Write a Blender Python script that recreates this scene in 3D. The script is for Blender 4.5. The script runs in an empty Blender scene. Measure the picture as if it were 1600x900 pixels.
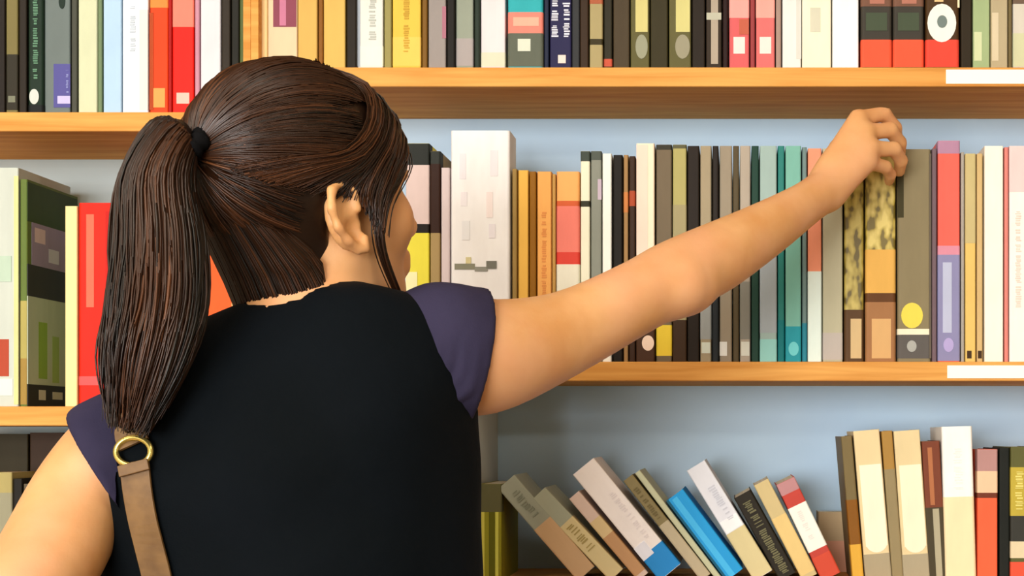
import bpy, math, random
import numpy as np
from mathutils import Vector, Matrix
from mathutils.bvhtree import BVHTree

random.seed(7)
rng = np.random.default_rng(7)
scene = bpy.context.scene
COL = scene.collection
PI = math.pi

# ------------------------------------------------------------------ camera
# shifted lens: the bookcase is seen square on, the optical axis meets it low and right of the middle of the frame
F = 2625.0            # focal length in pixels of the 1600 px wide frame
VX, VY = 1150.0, 680.0
CAMZ = 1.25
cam_d = bpy.data.cameras.new('camera')
cam = bpy.data.objects.new('camera', cam_d)
COL.objects.link(cam)
cam.location = (0, 0, CAMZ)
cam.rotation_euler = (PI / 2, 0, 0)
cam_d.sensor_fit = 'HORIZONTAL'
cam_d.sensor_width = 36.0
cam_d.lens = 36.0 * F / 1600.0
cam_d.shift_x = (800 - VX) / 1600.0
cam_d.shift_y = (VY - 450) / 1600.0
cam_d.clip_start = 0.05
scene.camera = cam

# ------------------------------------------------------------------ world, lamps, exposure
world = bpy.data.worlds.new('world')
scene.world = world
world.use_nodes = True
wb = world.node_tree.nodes['Background']
wb.inputs['Color'].default_value = (1.0, 0.98, 0.95, 1)
wb.inputs['Strength'].default_value = 0.6

def area_lamp(name, loc, sx, sy, power, color, aim=None):
    ld = bpy.data.lights.new(name, 'AREA')
    ld.shape = 'RECTANGLE'
    ld.size = sx
    ld.size_y = sy
    ld.energy = power
    ld.color = color
    o = bpy.data.objects.new(name, ld)
    COL.objects.link(o)
    o.location = loc
    return o
LAMPS = [(-1.35, 0.30), (0.35, 0.30), (-1.35, -2.3), (0.35, -2.3)]
for (lx, ly), pw in zip(LAMPS, (22, 12, 40, 34)):
    area_lamp('ceiling_lamp_light', (lx, ly, 2.655), 1.15, 0.55, pw, (1.0, 0.90, 0.74))
# added light at an invented window behind the camera, brightens the shelf backs
wl = area_lamp('added_window_light', (-1.7, -3.86, 1.55), 2.9, 1.7, 330, (1.0, 0.99, 0.97))
wl.rotation_euler = (PI / 2, 0, 0)

vs = scene.view_settings
vs.view_transform = 'Standard'
vs.look = 'None'
vs.gamma = 1.0
vs.use_curve_mapping = False
vs.exposure = -0.25

# ------------------------------------------------------------------ helpers
def P(px, py, D):
    return Vector(((px - VX) / F * D, D, CAMZ + (VY - py) / F * D))

def lin(c):
    c = c / 255.0
    return c / 12.92 if c <= 0.04045 else ((c + 0.055) / 1.055) ** 2.4

def rgb(t):
    return (lin(t[0]), lin(t[1]), lin(t[2]), 1.0)

def new_mat(name):
    m = bpy.data.materials.new(name)
    m.use_nodes = True
    return m, m.node_tree.nodes, m.node_tree.links, m.node_tree.nodes['Principled BSDF']

_paper = {}
def paper(col, rough=0.6, var=0.08):
    """printed cover stock of one colour with a little wear"""
    key = (tuple(col), rough)
    if key in _paper:
        return _paper[key]
    m, N, L, b = new_mat('cover_%d_%d_%d' % tuple(col))
    tc = N.new('ShaderNodeTexCoord')
    mp = N.new('ShaderNodeMapping')
    mp.inputs['Scale'].default_value = (60, 60, 18)
    nz = N.new('ShaderNodeTexNoise')
    nz.inputs['Scale'].default_value = 1.0
    nz.inputs['Detail'].default_value = 4
    L.new(tc.outputs['Object'], mp.inputs[0])
    L.new(mp.outputs[0], nz.inputs['Vector'])
    mx = N.new('ShaderNodeMixRGB')
    c = rgb(col)
    mx.inputs[1].default_value = tuple(max(0, v * (1 - var * 1.6)) for v in c[:3]) + (1,)
    mx.inputs[2].default_value = tuple(min(1, v * (1 + var) + 0.004) for v in c[:3]) + (1,)
    L.new(nz.outputs[0], mx.inputs[0])
    L.new(mx.outputs[0], b.inputs['Base Color'])
    b.inputs['Roughness'].default_value = rough
    b.inputs['Specular IOR Level'].default_value = 0.2
    _paper[key] = m
    return m

def gilt(name, c0, c1, c2):
    m, N, L, b = new_mat(name)
    tc = N.new('ShaderNodeTexCoord')
    mp = N.new('ShaderNodeMapping')
    mp.inputs['Scale'].default_value = (1, 1, 0.55)
    nz = N.new('ShaderNodeTexNoise')
    nz.inputs['Scale'].default_value = 95
    nz.inputs['Detail'].default_value = 1.5
    L.new(tc.outputs['Object'], mp.inputs[0])
    L.new(mp.outputs[0], nz.inputs['Vector'])
    cr = N.new('ShaderNodeValToRGB')
    cr.color_ramp.elements[0].position = 0.40
    cr.color_ramp.elements[0].color = rgb(c0)
    cr.color_ramp.elements[1].position = 0.62
    cr.color_ramp.elements[1].color = rgb(c2)
    e = cr.color_ramp.elements.new(0.47)
    e.color = rgb(c1)
    L.new(nz.outputs[0], cr.inputs[0])
    L.new(cr.outputs[0], b.inputs['Base Color'])
    b.inputs['Roughness'].default_value = 0.5
    return m

def plain(name, col, rough=0.5, metal=0.0):
    m, N, L, b = new_mat(name)
    b.inputs['Base Color'].default_value = rgb(col)
    b.inputs['Roughness'].default_value = rough
    b.inputs['Metallic'].default_value = metal
    return m

def pages_mat():
    m, N, L, b = new_mat('page_block')
    tc = N.new('ShaderNodeTexCoord')
    mp = N.new('ShaderNodeMapping')
    mp.inputs['Scale'].default_value = (900, 3, 3)
    nz = N.new('ShaderNodeTexNoise')
    nz.inputs['Scale'].default_value = 1.0
    L.new(tc.outputs['Object'], mp.inputs[0])
    L.new(mp.outputs[0], nz.inputs['Vector'])
    cr = N.new('ShaderNodeValToRGB')
    cr.color_ramp.elements[0].color = rgb((196, 182, 150))
    cr.color_ramp.elements[1].color = rgb((238, 230, 208))
    L.new(nz.outputs[0], cr.inputs[0])
    L.new(cr.outputs[0], b.inputs['Base Color'])
    b.inputs['Roughness'].default_value = 0.8
    return m
PAGES = pages_mat()

def wood_mat():
    m, N, L, b = new_mat('oak_veneer')
    tc = N.new('ShaderNodeTexCoord')
    mp = N.new('ShaderNodeMapping')
    mp.inputs['Scale'].default_value = (2.2, 26, 40)
    nz = N.new('ShaderNodeTexNoise')
    nz.inputs['Scale'].default_value = 2.5
    nz.inputs['Detail'].default_value = 8
    nz.inputs['Distortion'].default_value = 0.6
    L.new(tc.outputs['Object'], mp.inputs[0])
    L.new(mp.outputs[0], nz.inputs['Vector'])
    cr = N.new('ShaderNodeValToRGB')
    cr.color_ramp.elements[0].position = 0.3
    cr.color_ramp.elements[0].color = rgb((204, 138, 64))
    cr.color_ramp.elements[1].position = 0.72
    cr.color_ramp.elements[1].color = rgb((232, 174, 96))
    L.new(nz.outputs[0], cr.inputs[0])
    L.new(cr.outputs[0], b.inputs['Base Color'])
    b.inputs['Roughness'].default_value = 0.7
    b.inputs['Specular IOR Level'].default_value = 0.12
    bp = N.new('ShaderNodeBump')
    bp.inputs['Strength'].default_value = 0.06
    L.new(nz.outputs[0], bp.inputs['Height'])
    L.new(bp.outputs[0], b.inputs['Normal'])
    return m
WOOD = wood_mat()

def metal_panel_mat(name, c0, c1):
    m, N, L, b = new_mat(name)
    tc = N.new('ShaderNodeTexCoord')
    nz = N.new('ShaderNodeTexNoise')
    nz.inputs['Scale'].default_value = 5.0
    nz.inputs['Detail'].default_value = 5
    L.new(tc.outputs['Object'], nz.inputs['Vector'])
    cr = N.new('ShaderNodeValToRGB')
    cr.color_ramp.elements[0].position = 0.3
    cr.color_ramp.elements[0].color = rgb(c0)
    cr.color_ramp.elements[1].position = 0.7
    cr.color_ramp.elements[1].color = rgb(c1)
    L.new(nz.outputs[0], cr.inputs[0])
    L.new(cr.outputs[0], b.inputs['Base Color'])
    b.inputs['Roughness'].default_value = 0.45
    return m
BACK = metal_panel_mat('pale_blue_panel', (182, 214, 243), (194, 224, 248))
BACK_L = metal_panel_mat('pale_grey_panel', (168, 184, 186), (184, 198, 200))
DIVIDER = metal_panel_mat('grey_enamel', (186, 190, 184), (204, 207, 200))

def mesh_obj(name, verts, faces, mat, parent=None, smooth=False, local=False):
    """link one mesh object; verts are in world space unless local, and are moved into the parent's frame"""
    me = bpy.data.meshes.new(name)
    v = np.asarray(verts, dtype=np.float64)
    if parent is not None and not local:
        v = v - np.array(parent.location)
    if isinstance(faces, np.ndarray):
        me.from_pydata([], [], [])
        me.vertices.add(len(v))
        me.vertices.foreach_set('co', v.astype(np.float32).ravel())
        n, k = faces.shape
        me.loops.add(n * k)
        me.loops.foreach_set('vertex_index', faces.astype(np.int32).ravel())
        me.polygons.add(n)
        me.polygons.foreach_set('loop_start', np.arange(0, n * k, k, dtype=np.int32))
        me.polygons.foreach_set('loop_total', np.full(n, k, dtype=np.int32))
        me.update(calc_edges=True)
    else:
        me.from_pydata([tuple(p) for p in v], [], faces)
        me.update()
    me.validate()
    if smooth:
        me.polygons.foreach_set('use_smooth', np.ones(len(me.polygons), dtype=bool))
    if mat:
        me.materials.append(mat)
    o = bpy.data.objects.new(name, me)
    COL.objects.link(o)
    if parent is not None:
        o.parent = parent
    return o

def boxes_mesh(bl, bev=0.0):
    """vertices and faces of boxes (x0,x1,y0,y1,z0,z1)"""
    V, Fc = [], []
    for (x0, x1, y0, y1, z0, z1) in bl:
        n = len(V)
        V += [(x0, y0, z0), (x1, y0, z0), (x1, y1, z0), (x0, y1, z0), (x0, y0, z1), (x1, y0, z1), (x1, y1, z1), (x0, y1, z1)]
        Fc += [[n + i for i in f] for f in ((0, 3, 2, 1), (4, 5, 6, 7), (0, 1, 5, 4), (1, 2, 6, 5), (2, 3, 7, 6), (3, 0, 4, 7))]
    return V, Fc

def box_obj(name, b, mat, parent=None, local=False, bevel=0.0):
    V, Fc = boxes_mesh([b])
    o = mesh_obj(name, V, Fc, mat, parent, local=local)
    if bevel:
        md = o.modifiers.new('edge', 'BEVEL')
        md.width = bevel
        md.segments = 2
    return o

def empty(name, loc, label=None, cat=None, group=None):
    o = bpy.data.objects.new(name, None)
    o.empty_display_size = 0.05
    COL.objects.link(o)
    o.location = loc
    if label:
        o['label'] = label
    if cat:
        o['category'] = cat
    if group:
        o['group'] = group
    return o

# ------------------------------------------------------------------ room
def room():
    m, N, L, b = new_mat('grey_carpet')
    nz = N.new('ShaderNodeTexNoise')
    nz.inputs['Scale'].default_value = 180
    cr = N.new('ShaderNodeValToRGB')
    cr.color_ramp.elements[0].color = rgb((92, 70, 48))
    cr.color_ramp.elements[1].color = rgb((122, 96, 68))
    L.new(nz.outputs[0], cr.inputs[0])
    L.new(cr.outputs[0], b.inputs['Base Color'])
    b.inputs['Roughness'].default_value = 0.9
    o = box_obj('floor', (-4, 3, -4, 2.5, -0.05, 0), m)
    o['kind'] = 'structure'
    wm, N, L, b = new_mat('painted_wall')
    nz = N.new('ShaderNodeTexNoise')
    nz.inputs['Scale'].default_value = 3
    cr = N.new('ShaderNodeValToRGB')
    cr.color_ramp.elements[0].color = rgb((196, 184, 162))
    cr.color_ramp.elements[1].color = rgb((206, 194, 172))
    L.new(nz.outputs[0], cr.inputs[0])
    L.new(cr.outputs[0], b.inputs['Base Color'])
    b.inputs['Roughness'].default_value = 0.8
    o = box_obj('wall_back', (-4, 3, 2.19, 2.29, 0, 2.7), wm)
    o['kind'] = 'structure'
    for nm, x0 in (('wall_left', -4.1), ('wall_right', 3.0)):
        o = box_obj(nm, (x0, x0 + 0.1, -4, 2.29, 0, 2.7), wm)
        o['kind'] = 'structure'
    o = box_obj('ceiling', (-4, 3, -4, 2.29, 2.7, 2.78), wm)
    o['kind'] = 'structure'
    # wall behind the camera; its wide window is added for frontal light
    for nm, b_ in (('wall_front', [(-4, -3.2, -4.0, -3.9, 0, 2.7), (-0.2, 3, -4.0, -3.9, 0, 2.7), (-3.2, -0.2, -4.0, -3.9, 0, 0.65), (-3.2, -0.2, -4.0, -3.9, 2.45, 2.7)]),):
        V, Fc = boxes_mesh(b_)
        o = mesh_obj(nm, V, Fc, wm)
        o['kind'] = 'structure'
    wf = plain('added_frame_white', (236, 236, 232), 0.4)
    gm, N, L, b = new_mat('added_window_glass')
    b.inputs['Base Color'].default_value = (0.9, 0.95, 1, 1)
    b.inputs['Transmission Weight'].default_value = 1.0
    b.inputs['Roughness'].default_value = 0.02
    wr = empty('added_window_1', (-1.7, -3.95, 0.65))
    wr['kind'] = 'structure'
    V, Fc = boxes_mesh([(-1.5, 1.5, -.03, .03, 0, .05), (-1.5, 1.5, -.03, .03, 1.75, 1.8), (-1.5, -1.45, -.03, .03, .05, 1.75), (1.45, 1.5, -.03, .03, .05, 1.75), (-.52, -.48, -.03, .03, .05, 1.75), (.48, .52, -.03, .03, .05, 1.75)])
    mesh_obj('added_window_frame', V, Fc, wf, wr, local=True)
    for x0 in (-1.45, -.48, .52):
        box_obj('added_pane', (x0, x0 + (.93 if x0 != -.48 else .96), -.004, .004, .05, 1.75), gm, wr, local=True)
    frame_m = plain('lamp_frame_white', (235, 235, 230), 0.4)
    dm, N, L, b = new_mat('lamp_diffuser')
    b.inputs['Base Color'].default_value = (1, 1, 1, 1)
    b.inputs['Emission Color'].default_value = (1, 0.95, 0.86, 1)
    b.inputs['Emission Strength'].default_value = 2.0
    where = ['left one near the bookcase', 'right one near the bookcase', 'left one far behind the person', 'right one far behind the person']
    for (lx, ly), wh in zip(LAMPS, where):
        r = empty('ceiling_lamp', (lx, ly, 2.66), 'white rectangular ceiling lamp panel, ' + wh, 'lamp', 'ceiling lamps')
        V, Fc = boxes_mesh([(-.6, .6, -.3, -.28, 0, .04), (-.6, .6, .28, .3, 0, .04), (-.6, -.58, -.28, .28, 0, .04), (.58, .6, -.28, .28, 0, .04)])
        mesh_obj('frame', V, Fc, frame_m, r, local=True)
        box_obj('diffuser', (-.58, .58, -.28, .28, .012, .04), dm, r, local=True)
room()

# ------------------------------------------------------------------ bookcases
DF = 1.95            # front edge of the shelves
DB = 2.15            # face of the back panel
TH = 0.0225
DS = 1.962           # plane of the book spines
def zat(py, D=DF):
    return CAMZ + (VY - py) / F * D
Z_R = {'top': zat(105), 'mid': zat(565), 'low': zat(908, DS)}
Z_L = {'top': zat(175), 'mid': zat(635), 'low': zat(635) - 0.342}
XP = (391 - VX) / F * DF      # middle of the upright between the two bays

def bookcase(x0, x1, shelves, back, label, top):
    root = empty('bookcase', ((x0 + x1) / 2, (DF + DB) / 2, 0), label, 'bookcase')
    for xs in ((x0, x0 + 0.009), (x1 - 0.009, x1)):
        box_obj('side_panel', (xs[0], xs[1], DF + 0.002, DB + 0.012, 0, top), WOOD, root, bevel=0.0008)
    box_obj('back_panel', (x0 + 0.009, x1 - 0.009, DB, DB + 0.01, 0.06, top - 0.0005), back, root)
    objs = {}
    for k, z in shelves.items():
        objs[k] = box_obj('shelf', (x0 + 0.009, x1 - 0.009, DF, DB - 0.0005, z - TH, z), WOOD, root, bevel=0.0015)
    box_obj('plinth', (x0 + 0.009, x1 - 0.009, DF + 0.02, DF + 0.035, 0.0, 0.06), WOOD, root)
    box_obj('top_board', (x0, x1, DF - 0.004, DB + 0.012, top, top + 0.025), WOOD, root, bevel=0.0015)
    return root, objs
rootR, shR = bookcase(XP, 0.52, {'upper': Z_R['top'] + 0.342, 'top': Z_R['top'], 'mid': Z_R['mid'], 'low': Z_R['low'], 'a': 0.74, 'b': 0.4, 'c': 0.0825},
                      BACK, 'oak bookcase with pale blue back panel, right bay the person reaches into', 2.2)
rootL, shL = bookcase(XP - 0.92, XP, {'upper': Z_L['top'] + 0.342, 'top': Z_L['top'], 'mid': Z_L['mid'], 'low': Z_L['low'], 'a': 0.6, 'b': 0.3, 'c': 0.0825},
                      BACK_L, 'oak bookcase with pale grey back, left bay with lower shelves behind the ponytail', 2.2)
STRIP = plain('edge_glint_white', (250, 248, 236), 0.5)  # white stands for bright light falling on the shelf edges
def edge_glint(sh, px0, px1, py0, py1):
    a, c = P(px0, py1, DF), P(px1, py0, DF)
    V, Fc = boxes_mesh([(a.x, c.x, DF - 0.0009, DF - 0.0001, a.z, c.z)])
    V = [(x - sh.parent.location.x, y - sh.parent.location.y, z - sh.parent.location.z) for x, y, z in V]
    o = mesh_obj('edge_glint', V, Fc, STRIP, sh, local=True)
    o['label'] = 'white strip painted as bright light on the shelf edge'
edge_glint(shR['top'], 1478, 1640, 109, 131)
edge_glint(shR['mid'], 1480, 1640, 571, 591)

# ------------------------------------------------------------------ books
def cover_mesh(w, h, d, t, r):
    """a cover folded round its spine: rounded spine edges, two boards, thickness t"""
    def loop(w, d0, r, n=4):
        pts = [(-w / 2, d)]
        for i in range(n + 1):
            a = PI + (PI / 2) * i / n
            pts.append((-w / 2 + r + r * math.cos(a), d0 + r + r * math.sin(a)))
        for i in range(n + 1):
            a = 1.5 * PI + (PI / 2) * i / n
            pts.append((w / 2 - r + r * math.cos(a), d0 + r + r * math.sin(a)))
        pts.append((w / 2, d))
        return pts
    o = loop(w, 0.0, r)
    i = loop(w - 2 * t, t, max(r - t, 0.0003))
    n = len(o)
    V = [(x, y, 0) for x, y in o] + [(x, y, 0) for x, y in i] + [(x, y, h) for x, y in o] + [(x, y, h) for x, y in i]
    Fc = []
    for k in range(n - 1):
        Fc.append((k, k + 1, 2 * n + k + 1, 2 * n + k))
        Fc.append((n + k + 1, n + k, 3 * n + k, 3 * n + k + 1))
        Fc.append((k + 1, k, n + k, n + k + 1))
        Fc.append((2 * n + k, 2 * n + k + 1, 3 * n + k + 1, 3 * n + k))
    Fc.append((0, 2 * n, 3 * n, n))
    Fc.append((n - 1, 2 * n - 1, 4 * n - 1, 3 * n - 1))
    return V, Fc

S = F / DS           # pixels per metre on the plane of the spines
LABELS = {}
GILT = {'old_gold': gilt('gold_pattern_dark', (96, 82, 28), (158, 140, 58), (190, 172, 88)), 'gold': gilt('gold_pattern', (112, 96, 30), (180, 158, 66), (220, 200, 112))}
def put_book(x, y, z, w, h, d, lean, col, marks, look, row, group, hard=False, side=()):
    """marks: (kind, u0, u1, v0, v1, colour) with u across the spine in metres from its middle, v up from the foot"""
    lab = look + ' on the ' + row
    assert lab not in LABELS, lab
    nw = len(lab.split())
    assert 4 <= nw <= 16, (nw, lab)
    LABELS[lab] = 1
    root = empty('book', (x, y, z), lab, 'book', group)
    root.rotation_euler = (0, -lean, 0)
    t = min(0.0022 if hard else 0.0009, w * 0.12)
    r = min(0.0035 if hard else 0.0018, w * 0.3)
    V, Fc = cover_mesh(w, h, d, t, r)
    c = mesh_obj('cover', V, Fc, paper(col) if not isinstance(col, str) else GILT[col], root, local=True)
    g = 0.003 if hard else 0.0006
    box_obj('pages', (-w / 2 + t + 0.0001, w / 2 - t - 0.0001, t + 0.0006, d - (0.004 if hard else 0.0008), g, h - g), PAGES, root, local=True)
    for k, mk in enumerate(marks):
        kind, u0, u1, v0, v1, mc = mk
        v0, v1 = max(v0, 0.0004), min(v1, h - 0.0002)
        if v1 - v0 < 0.0004:
            continue
        if kind == 'band':       # printed across the whole spine and round onto the boards
            e = 0.00025 + 0.00006 * k
            Vb, Fb = cover_mesh(w + 2 * e, v1 - v0, 0.02 if d > 0.03 else d, e * 0.9, r + e)
            Vb = [(p[0], p[1] - e, p[2] + v0) for p in Vb]
            mesh_obj('spine_band', Vb, Fb, paper(mc), root, local=True)
        elif kind == 'box':
            box_obj('spine_label', (u0, u1, -0.0005 - 0.0001 * k, 0.0004, v0, v1), paper(mc), root, local=True)
        elif kind == 'disc':
            n = 20
            cu, cv, ru, rv = (u0 + u1) / 2, (v0 + v1) / 2, (u1 - u0) / 2, (v1 - v0) / 2
            ring = [(cu + ru * math.cos(2 * PI * q / n), cv + rv * math.sin(2 * PI * q / n)) for q in range(n)]
            yy = -0.0006 - 0.0001 * k
            Vd = [(a, yy, b) for a, b in ring] + [(a, 0.0004, b) for a, b in ring]
            Fd = [list(range(n)), list(range(2 * n - 1, n - 1, -1))] + [[(q + 1) % n, q, n + q, n + (q + 1) % n] for q in range(n)]
            mesh_obj('emblem', Vd, Fd, paper(mc), root, local=True)
        elif kind == 'text':     # a run of small unreadable strokes up the spine
            bl = []
            rr = random.Random(int(abs(x) * 9973) + k)
            v = v0
            while v < v1:
                s = rr.uniform(0.0016, 0.0034)
                if rr.random() > 0.18:
                    q0 = u0 + (u1 - u0) * rr.uniform(0, 0.25)
                    q1 = u1 - (u1 - u0) * rr.uniform(0, 0.25)
                    bl.append((q0, q1, -0.0007 - 0.0001 * k, 0.0004, v, min(v + s * 0.62, v1)))
                v += s
            if bl:
                Vt, Ft = boxes_mesh(bl)
                mesh_obj('title_print', Vt, Ft, paper(mc), root, local=True)
    for k, (y0, y1, v0, v1, mc) in enumerate(side):    # printing on the right-hand board
        box_obj('cover_print', (w / 2 - 0.0003, w / 2 + 0.0004 + 0.00008 * k, y0, y1, v0, v1), paper(mc), root, local=True)
    return root

def upright(px0, px1, ptop, zbase, col, look, row, group, marks=(), D=None, depth=None, hard=False, gap=0.0006, side=()):
    D = DS + random.uniform(0, 0.006) if D is None else D
    x0 = (px0 - VX) / F * D + gap / 2
    x1 = (px1 - VX) / F * D - gap / 2
    w = max(x1 - x0, 0.004)
    h = zat(ptop, D) - zbase
    cx = (x0 + x1) / 2
    ms = []
    for mk in marks:
        kind = mk[0]
        if kind == 'band':
            _, py0, py1, mc = mk
            ms.append(('band', 0, 0, zat(py1, D) - zbase, zat(py0, D) - zbase, mc))
        else:
            _, qx0, qx1, py0, py1, mc = mk
            ms.append((kind, (qx0 - VX) / F * D - cx, (qx1 - VX) / F * D - cx, zat(py1, D) - zbase, zat(py0, D) - zbase, mc))
    dd = random.uniform(0.125, 0.155) if depth is None else depth
    sd = [(a, b, zat(p1, D) - zbase, zat(p0, D) - zbase, c) for (a, b, p0, p1, c) in side]
    return put_book(cx, D, zbase, w, h, dd, 0.0, col, ms, look, row, group, hard, sd)

def leaning(tx, ty, thick, deg, zbase, col, look, row, group, marks=(), D=None, depth=0.115, hard=False):
    """a book leaning to the left on its lower left edge; tx, ty its upper left corner"""
    D = DS + random.uniform(0, 0.004) if D is None else D
    a = math.radians(deg)
    T = P(tx, ty, D)
    h = (T.z - zbase) / math.cos(a)
    w = thick / F * D
    xb = T.x + h * math.sin(a)
    cx = xb + w / 2 * math.cos(a)
    cz = zbase + w / 2 * math.sin(a)
    ms = []
    for mk in marks:
        kind = mk[0]
        if kind == 'band':      # distances in pixels down from the top edge
            _, a0, a1, mc = mk
            ms.append(('band', 0, 0, h - a1 / S, h - a0 / S, mc))
        else:                   # fractions of the spine width, then pixels from the top
            _, f0, f1, a0, a1, mc = mk
            ms.append((kind, (f0 - .5) * w, (f1 - .5) * w, h - a1 / S, h - a0 / S, mc))
    return put_book(cx, D, cz, w, h, depth, a, col, ms, look, row, group, hard)

# ---- top shelf, left bay
R1L, G1L = 'top left shelf', 'books on the top left shelf'
def b1l(a, b, col, look, marks=(), hard=False, top=None):
    upright(a, b, random.uniform(-190, -120) if top is None else top, Z_L['top'], col, look, R1L, G1L, marks, hard=hard)
b1l(-15, 8, (26, 18, 10), 'blackish brown book at the far left')
b1l(9, 28, (122, 112, 66), 'olive tan book with dark lower half', [('band', 85, 172, (44, 40, 28)), ('box', 13, 24, 150, 160, (120, 124, 104))])
b1l(29, 42, (34, 26, 16), 'narrow dark brown book beside the olive tan one')
b1l(43, 68, (16, 40, 26), 'dark green book with pale title and white emblem', [('text', 51, 60, 0, 130, (96, 140, 112)), ('disc', 46, 61, 139, 163, (205, 212, 206)), ('band', 164, 176, (12, 18, 20))], True)
b1l(69, 110, (106, 118, 116), 'grey book with indigo block at its foot', [('box', 84, 110, 100, 168, (84, 82, 150)), ('box', 90, 110, 150, 162, (196, 190, 232)), ('disc', 92, 102, -10, 14, (20, 40, 30)), ('text', 103, 108, 110, 145, (140, 146, 200))])
b1l(111, 121, (70, 72, 62), 'slim charcoal book beside the indigo block')
b1l(122, 152, (206, 212, 178), 'pale sage cream book')
b1l(152, 160, (112, 132, 96), 'slim grey green book between cream and blue ones')
b1l(161, 190, (176, 208, 236), 'light blue book')
b1l(191, 232, (228, 236, 242), 'white book between blue and orange ones', [('box', 218, 231, 15, 172, (246, 226, 216)), ('text', 203, 212, 10, 80, (196, 206, 216))])
b1l(234, 263, (236, 66, 14), 'orange red book with peach emblem at foot', [('band', -30, 12, (250, 136, 60)), ('box', 240, 258, 138, 168, (250, 160, 84)), ('box', 234, 240, 20, 172, (176, 66, 16))])
b1l(263, 268, (170, 10, 4), 'very thin dark red strip standing for a shaded gap')  # dark strip in place of the shaded gap between the reds
b1l(269, 303, (246, 26, 12), 'bright red book with pink label at foot', [('band', -40, 42, (250, 130, 110)), ('box', 276, 296, 145, 162, (255, 190, 176))])
b1l(304, 312, (196, 140, 160), 'thin mauve book right of the red pair')
b1l(313, 345, (220, 218, 224), 'white lavender book above the ponytail knot')
b1l(346, 360, (44, 36, 26), 'dark brown book near the bay upright')
b1l(361, 374, (22, 22, 14), 'black book near the bay upright')
b1l(374, 383, (84, 98, 52), 'thin moss green book against the bay upright')

# ---- top shelf, right bay
R1R, G1R = 'top right shelf', 'books on the top right shelf'
def b1r(a, b, col, look, marks=(), hard=False, top=None, gap=0.0006):
    upright(a, b, random.uniform(-225, -160) if top is None else top, Z_R['top'], col, look, R1R, G1R, marks, hard=hard, gap=gap)
b1r(399, 418, (250, 212, 150), 'pale yellow book beside the bay upright')
b1r(418, 465, (224, 200, 164), 'cream book with plum block above the head', [('box', 427, 463, -100, 42, (136, 66, 84)), ('box', 437, 447, -80, 40, (196, 120, 150))])
b1r(465, 496, (212, 172, 90), 'tan gold book next to the plum block')
b1r(497, 505, (134, 84, 22), 'thin brown strip as shaded gap between tan and straw books')  # brown strip stands in for a shaded gap
b1r(505, 540, (216, 178, 92), 'straw yellow book above the parting')
b1r(541, 557, (30, 22, 12), 'black book left of the white one')
b1r(558, 599, (226, 226, 218), 'white book with grey print and cream foot', [('box', 558, 563, -100, 104, (170, 180, 192)), ('text', 576, 588, -60, 62, (186, 190, 182)), ('band', 72, 103, (246, 244, 222))])
b1r(600, 612, (150, 142, 84), 'narrow olive book left of the bright yellow')
b1r(613, 658, (226, 190, 72), 'bright yellow book', [('band', 58, 103, (240, 198, 92)), ('text', 630, 640, -40, 85, (196, 156, 50))])
b1r(659, 668, (120, 84, 24), 'thin brown book right of the bright yellow')
b1r(669, 697, (150, 142, 138), 'mid grey book with mauve tint', [('box', 691, 697, 10, 60, (170, 110, 128))])
b1r(698, 711, (18, 14, 8), 'black strip as shaded gap between two grey books')  # black strip paints the dark gap between the greys
b1r(712, 740, (146, 154, 138), 'grey green book', [('band', 60, 103, (166, 158, 156))])
b1r(741, 750, (34, 48, 38), 'slim dark green book left of pinkish white')
b1r(751, 790, (226, 218, 220), 'pinkish white book left of the teal one', [('band', 82, 104, (216, 214, 190))])
b1r(793, 849, (44, 168, 176), 'teal book with salmon band and dark foot', [('band', 19, 52, (232, 132, 116)), ('band', 52, 104, (92, 98, 84)), ('box', 809, 829, 61, 80, (212, 218, 200)), ('box', 802, 842, 27, 41, (244, 172, 148))], True)
b1r(850, 858, (26, 34, 58), 'thin navy book')
b1r(859, 893, (32, 30, 72), 'indigo book with white vertical lettering', [('text', 861, 873, -150, 58, (222, 224, 236)), ('text', 879, 891, -150, 58, (222, 224, 236)), ('box', 872, 884, 86, 99, (232, 214, 206))])
b1r(893, 906, (48, 50, 52), 'slate book right of the indigo one')
b1r(906, 920, (52, 34, 16), 'dark brown book left of the banded tan one')
b1r(921, 942, (166, 152, 106), 'tan book with one dark band near foot', [('band', 61, 70, (52, 44, 16)), ('band', -60, 6, (170, 92, 60))])
b1r(943, 957, (42, 38, 22), 'dark olive book with red foot', [('band', 92, 104, (196, 84, 60))])
b1r(958, 984, (70, 58, 38), 'dark umber book')
b1r(985, 1015, (92, 88, 48), 'olive book with pale stripe, left of the two alike', [('box', 993, 1012, -100, 50, (206, 198, 128)), ('disc', 993, 1012, 54, 92, (150, 152, 128))])
b1r(1016, 1044, (50, 44, 16), 'deep olive book between the pale striped pair')
b1r(1045, 1080, (94, 90, 50), 'olive book with pale stripe, right of the two alike', [('box', 1056, 1078, -100, 50, (206, 200, 130)), ('disc', 1055, 1078, 54, 92, (150, 146, 122))])
b1r(1081, 1102, (32, 22, 10), 'black brown book left of the cross emblem')
b1r(1103, 1128, (48, 36, 24), 'dark book with grey cross emblem', [('box', 1111, 1122, -20, 100, (172, 160, 142)), ('box', 1104, 1127, 20, 31, (184, 184, 164))])
b1r(1129, 1138, (34, 8, 6), 'thin maroon black book')
b1r(1139, 1171, (214, 96, 98), 'rose red book with white label, left twin', [('band', -100, 28, (246, 164, 156)), ('box', 1146, 1164, 58, 84, (252, 222, 216)), ('box', 1155, 1170, 30, 54, (190, 94, 70))])
b1r(1172, 1180, (150, 60, 62), 'thin dark rose book between the twins')
b1r(1181, 1211, (216, 110, 108), 'rose red book with white label, right twin', [('band', -100, 28, (246, 164, 152)), ('box', 1187, 1205, 58, 84, (252, 224, 216))])
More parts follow.
